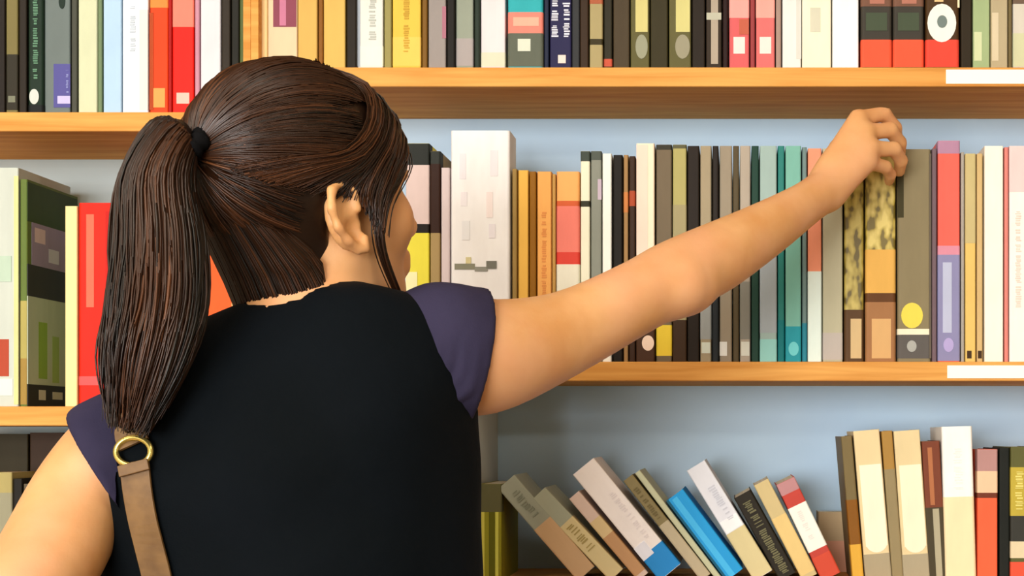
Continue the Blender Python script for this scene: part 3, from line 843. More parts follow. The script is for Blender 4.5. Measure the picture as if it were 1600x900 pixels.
def build_body():
    f = Field((-0.80, 1.17, 0.90), (0.235, 1.985, 1.625), 0.0025)
    torso(f)
    # neck
    f.cone(NECK0, H(0, -0.020, -0.045), 0.050, 0.048, 0.03)
    # head: cranium, face, jaw, chin, cheeks, nose, brow
    f.ball(H(0, -0.012, 0.032), V3(0.074, 0.094, 0.084) * HS, HR, 0.02)
    f.ball(H(0, 0.030, -0.030), V3(0.060, 0.063, 0.074) * HS, HR, 0.03)
    f.ball(H(0, 0.062, -0.088), V3(0.022, 0.020, 0.020) * HS, HR, 0.025)
    for sx in (-1, 1):
        f.cone(H(0.050 * sx, 0.0, -0.052), H(0.018 * sx, 0.060, -0.090), 0.016, 0.014, 0.025)
        f.ball(H(0.042 * sx, 0.058, -0.022), V3(0.022, 0.022, 0.024) * HS, HR, 0.02)
        f.ball(H(0.031 * sx, 0.098, 0.004), V3(0.018, 0.014, 0.010) * HS, HR, 0.012, 'cut')
        f.cone(H(0.014 * sx, 0.090, 0.022), H(0.045 * sx, 0.076, 0.022), 0.008, 0.007, 0.012)
        f.ball(H(0.009 * sx, 0.100, -0.032), V3(0.008, 0.009, 0.007) * HS, HR, 0.008)
    f.cone(H(0, 0.090, 0.010), H(0, 0.110, -0.026), 0.008, 0.010, 0.012)
    f.cone(H(-0.018, 0.088, -0.056), H(0.018, 0.088, -0.056), 0.007, 0.007, 0.008)
    f.cone(H(-0.016, 0.086, -0.067), H(0.016, 0.086, -0.067), 0.008, 0.008, 0.008)
    f.cone(H(-0.024, 0.098, -0.0615), H(0.024, 0.098, -0.0615), 0.0025, 0.0025, 0.004, 'cut')
    # ears
    for sx in (-1, 1):
        E = HRot('x', 0.22)
        e0 = H(0.072 * sx, -0.014, -0.020)
        ax = lambda y, z, x=0.0: e0 + HS * (x * sx * rt + y * E[1] + z * E[2])
        f.ball(ax(-0.004, 0, 0.003), V3(0.007, 0.018, 0.030) * HS, E, 0.006)
        rim = [(0.010, 0.006), (0.012, 0.022), (0.000, 0.033), (-0.014, 0.029), (-0.021, 0.014), (-0.020, -0.004), (-0.012, -0.018), (-0.002, -0.029), (0.006, -0.030), (0.008, -0.020)]
        for (y0, z0), (y1, z1) in zip(rim[:-1], rim[1:]):
            o0 = 0.010 + 0.006 * max(0, -y0 / 0.02)
            o1 = 0.010 + 0.006 * max(0, -y1 / 0.02)
            f.cone(ax(y0, z0, o0), ax(y1, z1, o1), 0.0040, 0.0040, 0.004)
        f.ball(ax(-0.003, 0.012, 0.013), V3(0.006, 0.009, 0.013) * HS, E, 0.004, 'cut')
        f.ball(ax(0.000, -0.008, 0.012), V3(0.009, 0.008, 0.009) * HS, E, 0.004, 'cut')
    # arms
    f.chain(dense(ARM_R), 0.006)
    f.chain(dense(ARM_L), 0.006)
    f.cone(PP(1066, 448, 1.66), PP(1074, 446, 1.672), 0.024, 0.026, 0.02)      # point of the elbow
    # right hand on the books
    W = ARM_R[-1][0]
    mcp = [PP(1341, 186, 1.902), PP(1353, 207, 1.893), PP(1360, 232, 1.885), PP(1356, 254, 1.879)]
    fing = [[PP(1381, 178, 1.922), PP(1399, 200, 1.936), PP(1402, 221, 1.949)],
            [PP(1391, 203, 1.912), PP(1406, 223, 1.931), PP(1406, 243, 1.947)],
            [PP(1397, 233, 1.905), PP(1408, 251, 1.925), PP(1405, 268, 1.944)],
            [PP(1383, 261, 1.902), PP(1391, 273, 1.922), PP(1389, 283, 1.940)]]
    rr = [(0.0098, 0.0086, 0.0078, 0.0068), (0.0100, 0.0088, 0.0080, 0.0070), (0.0096, 0.0084, 0.0076, 0.0068), (0.0086, 0.0074, 0.0068, 0.0060)]
    for m, r in zip(mcp, rr):
        w0 = W + (m - W) * 0.08 + (m - (mcp[1] + mcp[2]) / 2) * 0.35
        f.cone(w0, m, 0.0150, r[0] + 0.0015, 0.012)
    for m, j, r in zip(mcp, fing, rr):
        pts = [m] + j
        for q in range(3):
            f.cone(pts[q], pts[q + 1], r[q], r[q + 1], 0.003)
    th = [W + (mcp[0] - W) * 0.22 + V3(-0.004, 0.008, 0.004), PP(1309, 232, 1.908), PP(1330, 212, 1.930), PP(1352, 222, 1.947)]
    f.cone(th[0], th[1], 0.0135, 0.0105, 0.010)
    f.cone(th[1], th[2], 0.0100, 0.0088, 0.004)
    f.cone(th[2], th[3], 0.0088, 0.0072, 0.004)
    # left hand, low at the hip beside the bag
    wl = ARM_L[-1][0]
    dl = V3(0.35, 0.75, -0.55); dl /= np.linalg.norm(dl)
    sl_ = np.cross(dl, V3(0, 0, 1)); sl_ /= np.linalg.norm(sl_)
    dn = np.cross(sl_, dl)
    for q, ln in zip((-1.5, -0.5, 0.5, 1.5), (0.036, 0.044, 0.041, 0.032)):
        m = wl + dl * 0.075 + sl_ * q * 0.019
        f.cone(wl + sl_ * q * 0.010, m, 0.014, 0.0105, 0.010)
        a = m + dl * ln - dn * 0.010
        b = a + dl * ln * 0.45 - dn * ln * 0.45
        c = b + dl * 0.004 - dn * ln * 0.5
        f.cone(m, a, 0.0095, 0.0085, 0.003); f.cone(a, b, 0.0085, 0.0076, 0.003); f.cone(b, c, 0.0076, 0.0066, 0.003)
    a = wl + dl * 0.02 - sl_ * 0.022
    b = wl + dl * 0.055 - sl_ * 0.045 - dn * 0.01
    c = wl + dl * 0.085 - sl_ * 0.044 - dn * 0.022
    f.cone(a, b, 0.0135, 0.010, 0.008); f.cone(b, c, 0.0095, 0.0075, 0.004)
    pos, q = f.mesh()
    return relax(pos, q, 3, 0.5), q

def skin_mat():
    m, N, L, b = new_mat('skin')
    tc = N.new('ShaderNodeTexCoord')
    nz = N.new('ShaderNodeTexNoise')
    nz.inputs['Scale'].default_value = 22
    nz.inputs['Detail'].default_value = 5
    L.new(tc.outputs['Object'], nz.inputs['Vector'])
    cr = N.new('ShaderNodeValToRGB')
    cr.color_ramp.elements[0].position = 0.3
    cr.color_ramp.elements[0].color = rgb((212, 152, 92))
    cr.color_ramp.elements[1].position = 0.75
    cr.color_ramp.elements[1].color = rgb((228, 176, 122))
    L.new(nz.outputs[0], cr.inputs[0])
    n0 = N.new('ShaderNodeTexNoise')
    n0.inputs['Scale'].default_value = 9
    L.new(tc.outputs['Object'], n0.inputs['Vector'])
    mx = N.new('ShaderNodeMixRGB')
    mx.inputs[2].default_value = rgb((230, 166, 132))
    mr = N.new('ShaderNodeMapRange')
    mr.inputs['From Min'].default_value = 0.42
    mr.inputs['From Max'].default_value = 0.72
    mr.inputs['To Max'].default_value = 0.55
    L.new(n0.outputs[0], mr.inputs[0])
    L.new(mr.outputs[0], mx.inputs[0])
    L.new(cr.outputs[0], mx.inputs[1])
    L.new(mx.outputs[0], b.inputs['Base Color'])
    b.inputs['Roughness'].default_value = 0.5
    b.inputs['Subsurface Weight'].default_value = 0.12
    b.inputs['Subsurface Radius'].default_value = (0.012, 0.005, 0.002)
    b.inputs['Subsurface Scale'].default_value = 1.0
    n2 = N.new('ShaderNodeTexNoise')
    n2.inputs['Scale'].default_value = 420
    bp = N.new('ShaderNodeBump')
    bp.inputs['Strength'].default_value = 0.08
    bp.inputs['Distance'].default_value = 0.001
    L.new(tc.outputs['Object'], n2.inputs['Vector'])
    L.new(n2.outputs[0], bp.inputs['Height'])
    L.new(bp.outputs[0], b.inputs['Normal'])
    return m

def cloth_mat(name, c0, c1, fold=0.25):
    m, N, L, b = new_mat(name)
    tc = N.new('ShaderNodeTexCoord')
    nz = N.new('ShaderNodeTexNoise')
    nz.inputs['Scale'].default_value = 9
    nz.inputs['Detail'].default_value = 6
    L.new(tc.outputs['Object'], nz.inputs['Vector'])
    cr = N.new('ShaderNodeValToRGB')
    cr.color_ramp.elements[0].position = 0.3
    cr.color_ramp.elements[0].color = rgb(c0)
    cr.color_ramp.elements[1].position = 0.7
    cr.color_ramp.elements[1].color = rgb(c1)
    L.new(nz.outputs[0], cr.inputs[0])
    L.new(cr.outputs[0], b.inputs['Base Color'])
    b.inputs['Roughness'].default_value = 0.85
    b.inputs['Specular IOR Level'].default_value = 0.1
    n1 = N.new('ShaderNodeTexNoise')
    n1.inputs['Scale'].default_value = 700
    b1 = N.new('ShaderNodeBump')
    b1.inputs['Strength'].default_value = 0.25
    b1.inputs['Distance'].default_value = 0.0006
    L.new(tc.outputs['Object'], n1.inputs['Vector'])
    L.new(n1.outputs[0], b1.inputs['Height'])
    b2 = N.new('ShaderNodeBump')
    b2.inputs['Strength'].default_value = fold
    b2.inputs['Distance'].default_value = 0.02
    L.new(nz.outputs[0], b2.inputs['Height'])
    L.new(b1.outputs[0], b2.inputs['Normal'])
    L.new(b2.outputs[0], b.inputs['Normal'])
    return m

def hair_mat(name, c0, c1, c2):
    m, N, L, b = new_mat(name)
    at = N.new('ShaderNodeAttribute')
    at.attribute_name = 'tone'
    cr = N.new('ShaderNodeValToRGB')
    cr.color_ramp.elements[0].position = 0.0
    cr.color_ramp.elements[0].color = rgb(c0)
    cr.color_ramp.elements[1].position = 1.0
    cr.color_ramp.elements[1].color = rgb(c2)
    e = cr.color_ramp.elements.new(0.6)
    e.color = rgb(c1)
    L.new(at.outputs['Fac'], cr.inputs[0])
    L.new(cr.outputs[0], b.inputs['Base Color'])
    b.inputs['Roughness'].default_value = 0.36
    b.inputs['Specular IOR Level'].default_value = 0.45
    return m

person = empty('person', (-0.40, 1.46, 0.0), 'person in dark navy top with brown ponytail, reaching for a book', 'person')
SKIN = skin_mat()
pos, q = build_body()
body = mesh_obj('body', pos, q, SKIN, person, smooth=True)

# --- clothes
SHIRT = cloth_mat('near_black_knit', (3, 8, 12), (6, 12, 18), 0.3)
SLEEVE = cloth_mat('navy_sleeve', (38, 36, 58), (54, 50, 74), 0.3)
SLEEVE_L = SLEEVE
def folds(pos, amp, fr, seed):
    """low ripples of loose cloth"""
    r = np.random.default_rng(seed)
    d = np.zeros(len(pos))
    for _ in range(7):
        kv = r.normal(size=3) * fr
        d += np.sin(pos @ kv + r.uniform(0, 6.28)) / 7 ** 0.5
    return d * amp

def build_shirt():
    f = Field((-0.86, 1.22, 0.86), (-0.15, 1.68, 1.47), 0.004)
    torso(f, 0.010)
    # loose side seam under the raised arm, collar round the neck
    f.cone(PP(655, 640, 1.50), PP(650, 980, 1.48), 0.052, 0.052, 0.03)
    f.cone(PP(254, 745, 1.412), PP(264, 980, 1.43), 0.050, 0.056, 0.02)
    f.cone(PP(480, 570, 1.478), PP(486, 508, 1.487), 0.060, 0.054, 0.015)
    # open the neck and the armholes
    f.cone(NECK0, H(0, -0.020, -0.03), 0.051, 0.051, 0.0, 'cut')
    pos, q = f.mesh()
    pos = relax(pos, q, 3, 0.5)
    c = pos.mean(0)
    n = pos - c
    n[:, 2] *= 0.2
    n /= np.linalg.norm(n, axis=1)[:, None]
    pos = pos + n * folds(pos, 0.0022, 34, 5)[:, None]
    return pos, q
pos, q = build_shirt()
shirt = mesh_obj('shirt', pos, q, SHIRT, person, smooth=True)
shirt_bvh = BVHTree.FromPolygons([Vector(p) for p in pos], [tuple(int(i) for i in t) for t in q])

def build_sleeve(right):
    if right:
        f = Field((-0.40, 1.36, 1.16), (-0.10, 1.68, 1.48), 0.003)
        f.cone(PP(660, 556, 1.492), SHR, 0.056, 0.059, 0.01)
        f.cone(SHR, PP(800, 558, 1.55), 0.059, 0.062, 0.01)
        f.cone(PP(680, 600, 1.49), PP(790, 610, 1.54), 0.044, 0.046, 0.03)
        cav = [(PP(728, 556, 1.515), 0.050), (PP(760, 557, 1.528), 0.0545), (PP(840, 545, 1.57), 0.062)]
        f.plane_cut(PP(740, 556, 1.52), (0.86, 0.40, -0.20), 0.003)
    else:
        f = Field((-0.88, 1.2, 1.02), (-0.50, 1.56, 1.36), 0.003)
        f.cone(PP(225, 705, 1.415), SHL, 0.050, 0.053, 0.01)
        f.cone(SHL, PP(112, 810, 1.385), 0.053, 0.054, 0.01)
        cav = [(PP(160, 745, 1.405), 0.043), (PP(128, 780, 1.395), 0.0455), (PP(76, 860, 1.35), 0.052)]
        f.plane_cut(PP(152, 722, 1.40), (-0.80, -0.15, -0.55), 0.003)
    for (a, ra), (b, rb) in zip(cav[:-1], cav[1:]):
        f.cone(a, b, ra, rb, 0.0, 'cut')
    pos, q = f.mesh()
    pos = relax(pos, q, 2, 0.5)
    c = SHR if right else SHL
    n = pos - c
    n /= np.linalg.norm(n, axis=1)[:, None] + 1e-6
    if right:      # diagonal pull folds towards the raised arm
        hem = np.array([0.86, 0.40, -0.20]) / np.linalg.norm([0.86, 0.40, -0.20])
        dist = np.clip(-((pos - PP(740, 556, 1.52)) @ hem), 0, 0.05)
        u = (pos - c) @ V3(0.62, -0.1, -0.62) + 0.010 * np.sin((pos - c) @ V3(30, 10, 55))
        amp = 0.0026 * np.sin(u * 210) ** 3 * np.clip(dist / 0.022, 0.12, 1) * np.clip(0.35 - ((pos - c) @ V3(0, 0, 1)) / 0.05, 0.1, 1)
    else:
        amp = 0.0009 * np.sin(((pos - c) @ V3(0.5, 0, 0.8)) * 170)
    return pos + n * amp[:, None], q
for rgt in (True, False):
    pos, q = build_sleeve(rgt)
    o = mesh_obj('sleeve', pos, q, SLEEVE, person, smooth=True)
    o['label'] = 'short navy sleeve, a little lighter than the top'

# --- trousers and shoes (below the picture)
JEANS = cloth_mat('dark_denim', (24, 28, 44), (36, 42, 62), 0.3)
f = Field((-0.66, 1.24, 0.03), (-0.16, 1.72, 1.08), 0.006)
bx_ = PP(450, 960, 1.465)
hip = V3(bx_[0], 1.46, 0.84)
f.ball(hip, (0.165, 0.115, 0.13), k=0.04)
f.ball(hip + V3(0, 0, 0.12), (0.142, 0.10, 0.10), k=0.04)
for sx in (-1, 1):
    kn = V3(hip[0] + sx * 0.085, 1.445, 0.46)
    an = V3(hip[0] + sx * 0.09, 1.465, 0.09)
    f.cone(hip + V3(sx * 0.08, 0, -0.03), kn, 0.085, 0.060, 0.03)
    f.cone(kn, an, 0.058, 0.052, 0.02)
pos, q = f.mesh()
mesh_obj('trousers', relax(pos, q, 3), q, JEANS, person, smooth=True)
LEATH = plain('black_shoe', (26, 24, 24), 0.4)
for sx in (-1, 1):
    f = Field((hip[0] + sx * 0.09 - 0.08, 1.36, -0.01), (hip[0] + sx * 0.09 + 0.08, 1.72, 0.14), 0.005)
    b0 = V3(hip[0] + sx * 0.09, 1.43, 0.035)
    f.cone(b0, b0 + V3(sx * 0.012, 0.19, -0.004), 0.034, 0.032, 0.01)
    f.cone(b0 + V3(0, 0.03, 0.02), b0 + V3(0, 0.03, 0.07), 0.036, 0.038, 0.02)
    f.plane_cut(V3(0, 0, 0.001), (0, 0, -1))
    pos, q = f.mesh()
    mesh_obj('shoe', relax(pos, q, 2), q, LEATH, person, smooth=True)

# --- eyes and brows
EYEW = plain('eye_white', (236, 232, 226), 0.2)
EYEB = plain('eye_brown', (44, 26, 16), 0.15)
def uvball(c, r, R, nu=18, nv=12):
    V, Fc = [], []
    for j in range(nv + 1):
        t = PI * j / nv
        for i in range(nu):
            p = 2 * PI * i / nu
            l = V3(r[0] * math.sin(t) * math.cos(p), r[1] * math.cos(t), r[2] * math.sin(t) * math.sin(p))
            V.append(c + l @ R)
    for j in range(nv):
        for i in range(nu):
            Fc.append((j * nu + i, j * nu + (i + 1) % nu, (j + 1) * nu + (i + 1) % nu, (j + 1) * nu + i))
    return V, Fc
for sx in (-1, 1):
    V, Fc = uvball(H(0.030 * sx, 0.070, 0.004), V3(0.0115, 0.0115, 0.0085), HR)
    e = mesh_obj('eye', V, Fc, EYEW, person, smooth=True)
    V, Fc = uvball(H(0.030 * sx, 0.0815, 0.004), V3(0.0052, 0.0016, 0.0052), HR)
    V = [np.asarray(v) - np.array(person.location) for v in V]
    mesh_obj('iris', V, Fc, EYEB, e, smooth=True, local=True)

# --- hair
CR = V3(0.0850, 0.1065, 0.1010) * HS          # ellipsoid the hair lies on
CC = (0, -0.014, 0.030)
HCC = H(*CC)
def onhead(d, lift=1.0):
    """direction in ellipsoid space -> world point on the hair surface"""
    d = np.asarray(d, float)
    return HCC + ((d * CR * np.asarray(lift)[..., None] if np.ndim(lift) else d * CR * lift) @ HR)
KN = V3(0.10, -0.97, 0.14)                    # where the hair is tied
KN /= np.linalg.norm(KN)

def tubes(paths, radii, tones, ref, sides=3):
    """many thin tapering strands as one mesh; paths (n, m, 3)"""
    n, m, _ = paths.shape
    tan = np.gradient(paths, axis=1)
    tan /= np.linalg.norm(tan, axis=2, keepdims=True) + 1e-9
    if ref is None:
        ref = paths - HCC
    a = np.cross(tan, ref)
    a /= np.linalg.norm(a, axis=2, keepdims=True) + 1e-9
    b = np.cross(tan, a)
    ph = np.arange(sides) * 2 * PI / sides
    ring = paths[:, :, None, :] + radii[:, :, None, None] * (a[:, :, None, :] * np.cos(ph)[None, None, :, None] + b[:, :, None, :] * np.sin(ph)[None, None, :, None])
    V = ring.reshape(-1, 3)
    base = (np.arange(n)[:, None, None] * m + np.arange(m - 1)[None, :, None]) * sides
    i = np.arange(sides)[None, None, :]
    j = (i + 1) % sides
    Q = np.stack([base + i, base + j, base + sides + j, base + sides + i], -1).reshape(-1, 4)
    return V, Q, np.repeat(tones, m * sides)

def spline(ctrl, m):
    """Catmull-Rom through (…, k, 3) control points"""
    c = np.concatenate([2 * ctrl[..., :1, :] - ctrl[..., 1:2, :], ctrl, 2 * ctrl[..., -1:, :] - ctrl[..., -2:-1, :]], axis=-2)
    k = ctrl.shape[-2]
    u = np.linspace(0, k - 1 - 1e-6, m)
    s = u.astype(int)
    t = (u - s)[:, None]
    p0, p1, p2, p3 = c[..., s, :], c[..., s + 1, :], c[..., s + 2, :], c[..., s + 3, :]
    return 0.5 * (2 * p1 + (p2 - p0) * t + (2 * p0 - 5 * p1 + 4 * p2 - p3) * t ** 2 + (3 * p1 - p0 - 3 * p2 + p3) * t ** 3)

def scalp_ok(d):
    x, y, z = d[:, 0], d[:, 1], d[:, 2]
    ok = np.ones(len(d), bool)
    ok &= ~((y > 0.30) & (z < 0.62 - 0.1 * np.abs(x)))           # face and forehead
    ok &= ~((np.abs(x) > 0.55) & (y > -0.36) & (z < -0.10))      # ears and cheeks
    ok &= z > -0.90                                              # nape
    ok &= ~((y > -0.22) & (z < -0.1))
    return ok

def build_hair():
    parts = []
    # underlying cap
    f = Field(HCC - 0.16, HCC + 0.16, 0.003)
    f.ball(HCC, CR * 0.965, HR, 0.0)
    f.plane_cut(H(0, 0.052, 0.06), fw * 1.0 - up * 0.55, 0.004)   # forehead
    f.plane_cut(H(0, -0.030, -0.092), -up * 0.9 + fw * 0.75, 0.004)  # nape line
    for sx in (-1, 1):
        f.ball(H(0.078 * sx, 0.000, -0.034), V3(0.05, 0.030, 0.036) * HS, HR, 0.004, 'cut')
        f.ball(H(0.075 * sx, 0.055, -0.045), V3(0.06, 0.05, 0.060) * HS, HR, 0.004, 'cut')
    f.cone(H(0.004, -0.042, -0.02), H(0.008, -0.030, -0.112), 0.048, 0.041, 0.02)
    pos, q = f.mesh()
    pos = relax(pos, q, 2)
    parts.append((pos, q, np.full(len(pos), 0.12)))
    # short strands combed up from the nape
    n = 900
    ph = rng.uniform(-1.1, 1.4, n)
    lowz = rng.uniform(-0.142, -0.07, n)
    c0 = np.stack([0.006 + 0.047 * np.sin(ph), -0.026 - 0.049 * np.cos(ph), lowz], 1)
    c1 = np.stack([0.004 + 0.060 * np.sin(ph), -0.032 - 0.056 * np.cos(ph), lowz * 0.4 - 0.018], 1)
    w0, w1 = HC + HS * c0 @ HR, HC + HS * c1 @ HR
    dd = np.stack([np.sin(ph) * 0.45, -0.9 + 0 * ph, -0.1 + 0 * ph], 1)
    dd /= np.linalg.norm(dd, axis=1)[:, None]
    w2 = HCC + (dd * CR * 1.0) @ HR
    w3 = np.repeat((HCC + (KN * CR) @ HR)[None], n, 0)
    pth = spline(np.stack([w0, w1, w2, w3], 1), 12)
    parts.append(tubes(pth, (0.0007 + 0.0005 * rng.random(n))[:, None] * np.ones(12)[None], np.clip(rng.normal(0.3, 0.16, n), 0, 1), None))
    # strands combed back to the tie
    d = rng.normal(size=(26000, 3))
    d /= np.linalg.norm(d, axis=1)[:, None]
    d = d[scalp_ok(d)]
    far = np.arccos(np.clip(d @ KN, -1, 1))
    keep = rng.random(len(d)) < np.clip((far - 0.25) / 1.6, 0.05, 1)
    d, far = d[keep][:4200], far[keep][:4200]
    n, m = len(d), 13
    t = np.linspace(0, 1, m)[None, :, None]
    om = far[:, None, None]
    path = (np.sin((1 - t) * om) * d[:, None, :] + np.sin(t * om) * KN[None, None, :]) / np.sin(om)
    # gentle waviness in locks
    lock = np.sin(d @ V3(9, 5, 7) * 2.0 + 1.0) * 0.5 + np.sin(d @ V3(-13, 8, 4) * 1.7) * 0.5
    bulge = 1.0 + 0.012 * lock[:, None] * np.sin(PI * t[..., 0]) + rng.normal(0, 0.006, n)[:, None] + 0.035 * np.clip(d[:, 2], 0, 1)[:, None] * np.sin(PI * t[..., 0]) ** 2
    sway = rng.normal(0, 0.02, (n, 3))[:, None, :] * np.sin(PI * t) ** 1
    path = (path + sway)
    path /= np.linalg.norm(path, axis=2, keepdims=True)
    W_ = HCC + (path * CR * bulge[..., None]) @ HR
    rad = (0.0007 + 0.0005 * rng.random(n))[:, None] * (1 - 0.35 * np.abs(2 * t[..., 0] - 1) ** 3)
    tone = np.clip(0.38 + 0.26 * lock + rng.normal(0, 0.16, n), 0, 1)
    parts.append(tubes(W_, rad, tone, None))
    # fringe swept from the parting over the temple towards the ear, each side, and the lock in front of it
    G = {1: [np.array([(-0.05, 0.30, 0.96), (0.50, 0.52, 0.72), (0.84, 0.38, 0.38), (0.98, 0.02, 0.10), (0.86, -0.46, 0.05), (0.52, -0.86, 0.0)]),
             np.array([(-0.02, 0.46, 0.90), (0.50, 0.72, 0.52), (0.82, 0.54, 0.20), (0.95, 0.28, -0.06), (0.99, 0.14, -0.24), (0.98, 0.14, -0.34)]),
             np.array([(0.02, 0.62, 0.80), (0.44, 0.82, 0.42), (0.74, 0.62, 0.14), (0.91, 0.38, -0.12), (0.97, 0.24, -0.34), (0.97, 0.22, -0.50)]),
             np.array([(0.00, 0.72, 0.72), (0.34, 0.93, 0.32), (0.62, 0.78, 0.08), (0.82, 0.54, -0.12), (0.93, 0.34, -0.36), (0.96, 0.26, -0.58)]),
             np.array([(-0.2, 0.76, 0.66), (0.10, 1.02, 0.27), (0.45, 0.92, 0.04), (0.72, 0.67, -0.14), (0.90, 0.40, -0.38), (0.95, 0.28, -0.64)])]}
    G[-1] = [g * V3(-1, 1, 1) for g in G[1]]
    for sx in (1, -1):
        g = np.stack(G[sx])
        n = 1500
        u = rng.random(n) * (len(g) - 1.001)
        i = u.astype(int)
        w = (u - i)[:, None, None]
        c = g[i] * (1 - w) + g[i + 1] * w
        c = c + rng.normal(0, 0.018, (n, 1, 3)) + rng.normal(0, 0.008, c.shape)
        c = c / np.maximum(np.linalg.norm(c, axis=2, keepdims=True), 1e-6) * np.maximum(np.linalg.norm(c, axis=2, keepdims=True), 1.0)
        c = c * (1.02 + 0.012 * rng.normal(size=(n, 1, 1)))
        pth = HCC + (spline(c, 16) * CR) @ HR
        rad = (0.0007 + 0.0005 * rng.random(n))[:, None] * np.linspace(1, 0.5, 16)[None, :]
        tone = np.clip(0.42 + 0.25 * np.sin(u * 6.3) + rng.normal(0, 0.16, n), 0, 1)
        parts.append(tubes(pth, rad, tone, None))
        # long thin lock down the jaw
        n = 110
        c = np.array([(0.78, 0.60, 0.02), (0.93, 0.32, -0.40), (0.93, 0.28, -0.75), (0.88, 0.40, -1.10), (0.80, 0.56, -1.36)]) * V3(sx, 1, 1)
        c = c[None] + rng.normal(0, 0.022, (n, 1, 3)) * np.linspace(1.2, 0.5, 5)[None, :, None]
        pth = HCC + (spline(c * 1.02, 16) * CR) @ HR
        rad = np.full((n, 1), 0.0009) * np.linspace(1, 0.5, 16)[None, :]
        parts.append(tubes(pth, rad, np.clip(rng.normal(0.25, 0.12, n), 0, 1), None))
    return parts

def merge(parts):
    V, Q, T, o = [], [], [], 0
    for p, q, t in parts:
        V.append(p); Q.append(q + o); T.append(t); o += len(p)
    return np.concatenate(V), np.concatenate(Q), np.concatenate(T)

def hair_obj(name, parts, mat, parent):
    V, Q, T = merge(parts)
    o = mesh_obj(name, V, Q, mat, parent, smooth=True)
    at = o.data.attributes.new('tone', 'FLOAT', 'POINT')
    at.data.foreach_set('value', T.astype(np.float32))
    return o
HAIR = hair_mat('brown_hair', (14, 8, 4), (58, 31, 14), (108, 64, 34))
hair = hair_obj('hair', build_hair(), HAIR, person)

# ponytail: leaves the tie, arches and hangs down behind the left shoulder
KW = onhead(KN, 1.02)
def build_ponytail():
    kx, ky, kz = KW
    g0 = np.stack([KW, PP(274, 212, 1.395), PP(244, 285, 1.375), PP(248, 385, 1.358), PP(244, 480, 1.347), PP(224, 570, 1.338), PP(200, 672, 1.333)])
    wid = np.array([0.012, 0.020, 0.029, 0.035, 0.037, 0.032, 0.015])
    parts = []
    f = Field(g0.min(0) - 0.09, g0.max(0) + 0.09, 0.004)
    for a in range(6):
        f.cone(g0[a], g0[a + 1], wid[a] * 0.55, wid[a + 1] * (0.6 if a < 5 else 0.3), 0.012)
    pos, q = f.mesh()
    parts.append((relax(pos, q, 2), q, np.full(len(pos), 0.05)))
    n = 1500
    r = np.sqrt(rng.random(n)) * 0.55 + 0.5
    a = rng.random(n) * 2 * PI
    off = np.stack([r * np.cos(a), r * np.sin(a)], 1)
    tg = np.gradient(g0, axis=0)
    tg /= np.linalg.norm(tg, axis=1)[:, None]
    ax1 = np.cross(tg, V3(0, 1, 0))
    ax1 /= np.linalg.norm(ax1, axis=1)[:, None]
    ax2 = np.cross(tg, ax1)
    c = np.repeat(g0[None], n, 0)
    tw = np.linspace(0, 1, 7)
    sx = np.stack([off[:, 0, None] * wid[None, :], off[:, 1, None] * wid[None, :] * 0.72], -1)
    c = c + sx[..., :1] * ax1 + sx[..., 1:] * ax2
    c += rng.normal(0, 0.0022, c.shape) * tw[None, :, None]
    full = spline(c, 64)
    stop = 1 - 0.30 * rng.random(n) ** 1.5
    ix = np.linspace(0, 1, 22)[None, :] * stop[:, None] * 63
    i0 = np.minimum(ix.astype(int), 62)
    w = (ix - i0)[..., None]
    row = np.arange(n)[:, None]
    pth = full[row, i0] * (1 - w) + full[row, i0 + 1] * w
    rad = (0.0009 + 0.0006 * rng.random(n))[:, None] * np.concatenate([np.ones(14), np.linspace(1, 0.35, 8)])[None, :]
    tone = np.clip(0.34 + 0.24 * np.sin(a * 3 + r * 4) + rng.normal(0, 0.17, n), 0, 1)
    parts.append(tubes(pth, rad, tone, V3(0, 1, 0)))
    return parts
pony = hair_obj('ponytail', build_ponytail(), HAIR, person)
pony['label'] = 'long brown ponytail'
TIE = cloth_mat('black_hair_tie', (8, 8, 10), (18, 18, 20), 0.4)
ax = PP(274, 212, 1.395) - KW
ax /= np.linalg.norm(ax)
p1 = np.cross(ax, V3(0, 0, 1)); p1 /= np.linalg.norm(p1)
p2 = np.cross(ax, p1)
V, Fc = [], []
nu, nv = 40, 10
for i in range(nu):
    t = 2 * PI * i / nu
    rr_ = 0.0065 + 0.0012 * math.sin(9 * t)
    for j in range(nv):
        s_ = 2 * PI * j / nv
        V.append(KW + ax * 0.008 + (p1 * math.cos(t) + p2 * math.sin(t)) * (0.0165 + rr_ * math.cos(s_)) + ax * rr_ * 1.25 * math.sin(s_))
for i in range(nu):
    for j in range(nv):
        Fc.append((i * nv + j, ((i + 1) % nu) * nv + j, ((i + 1) % nu) * nv + (j + 1) % nv, i * nv + (j + 1) % nv))
V = [np.asarray(v) - np.array(person.location) for v in V]
mesh_obj('hair_tie', V, Fc, TIE, pony, smooth=True, local=True)

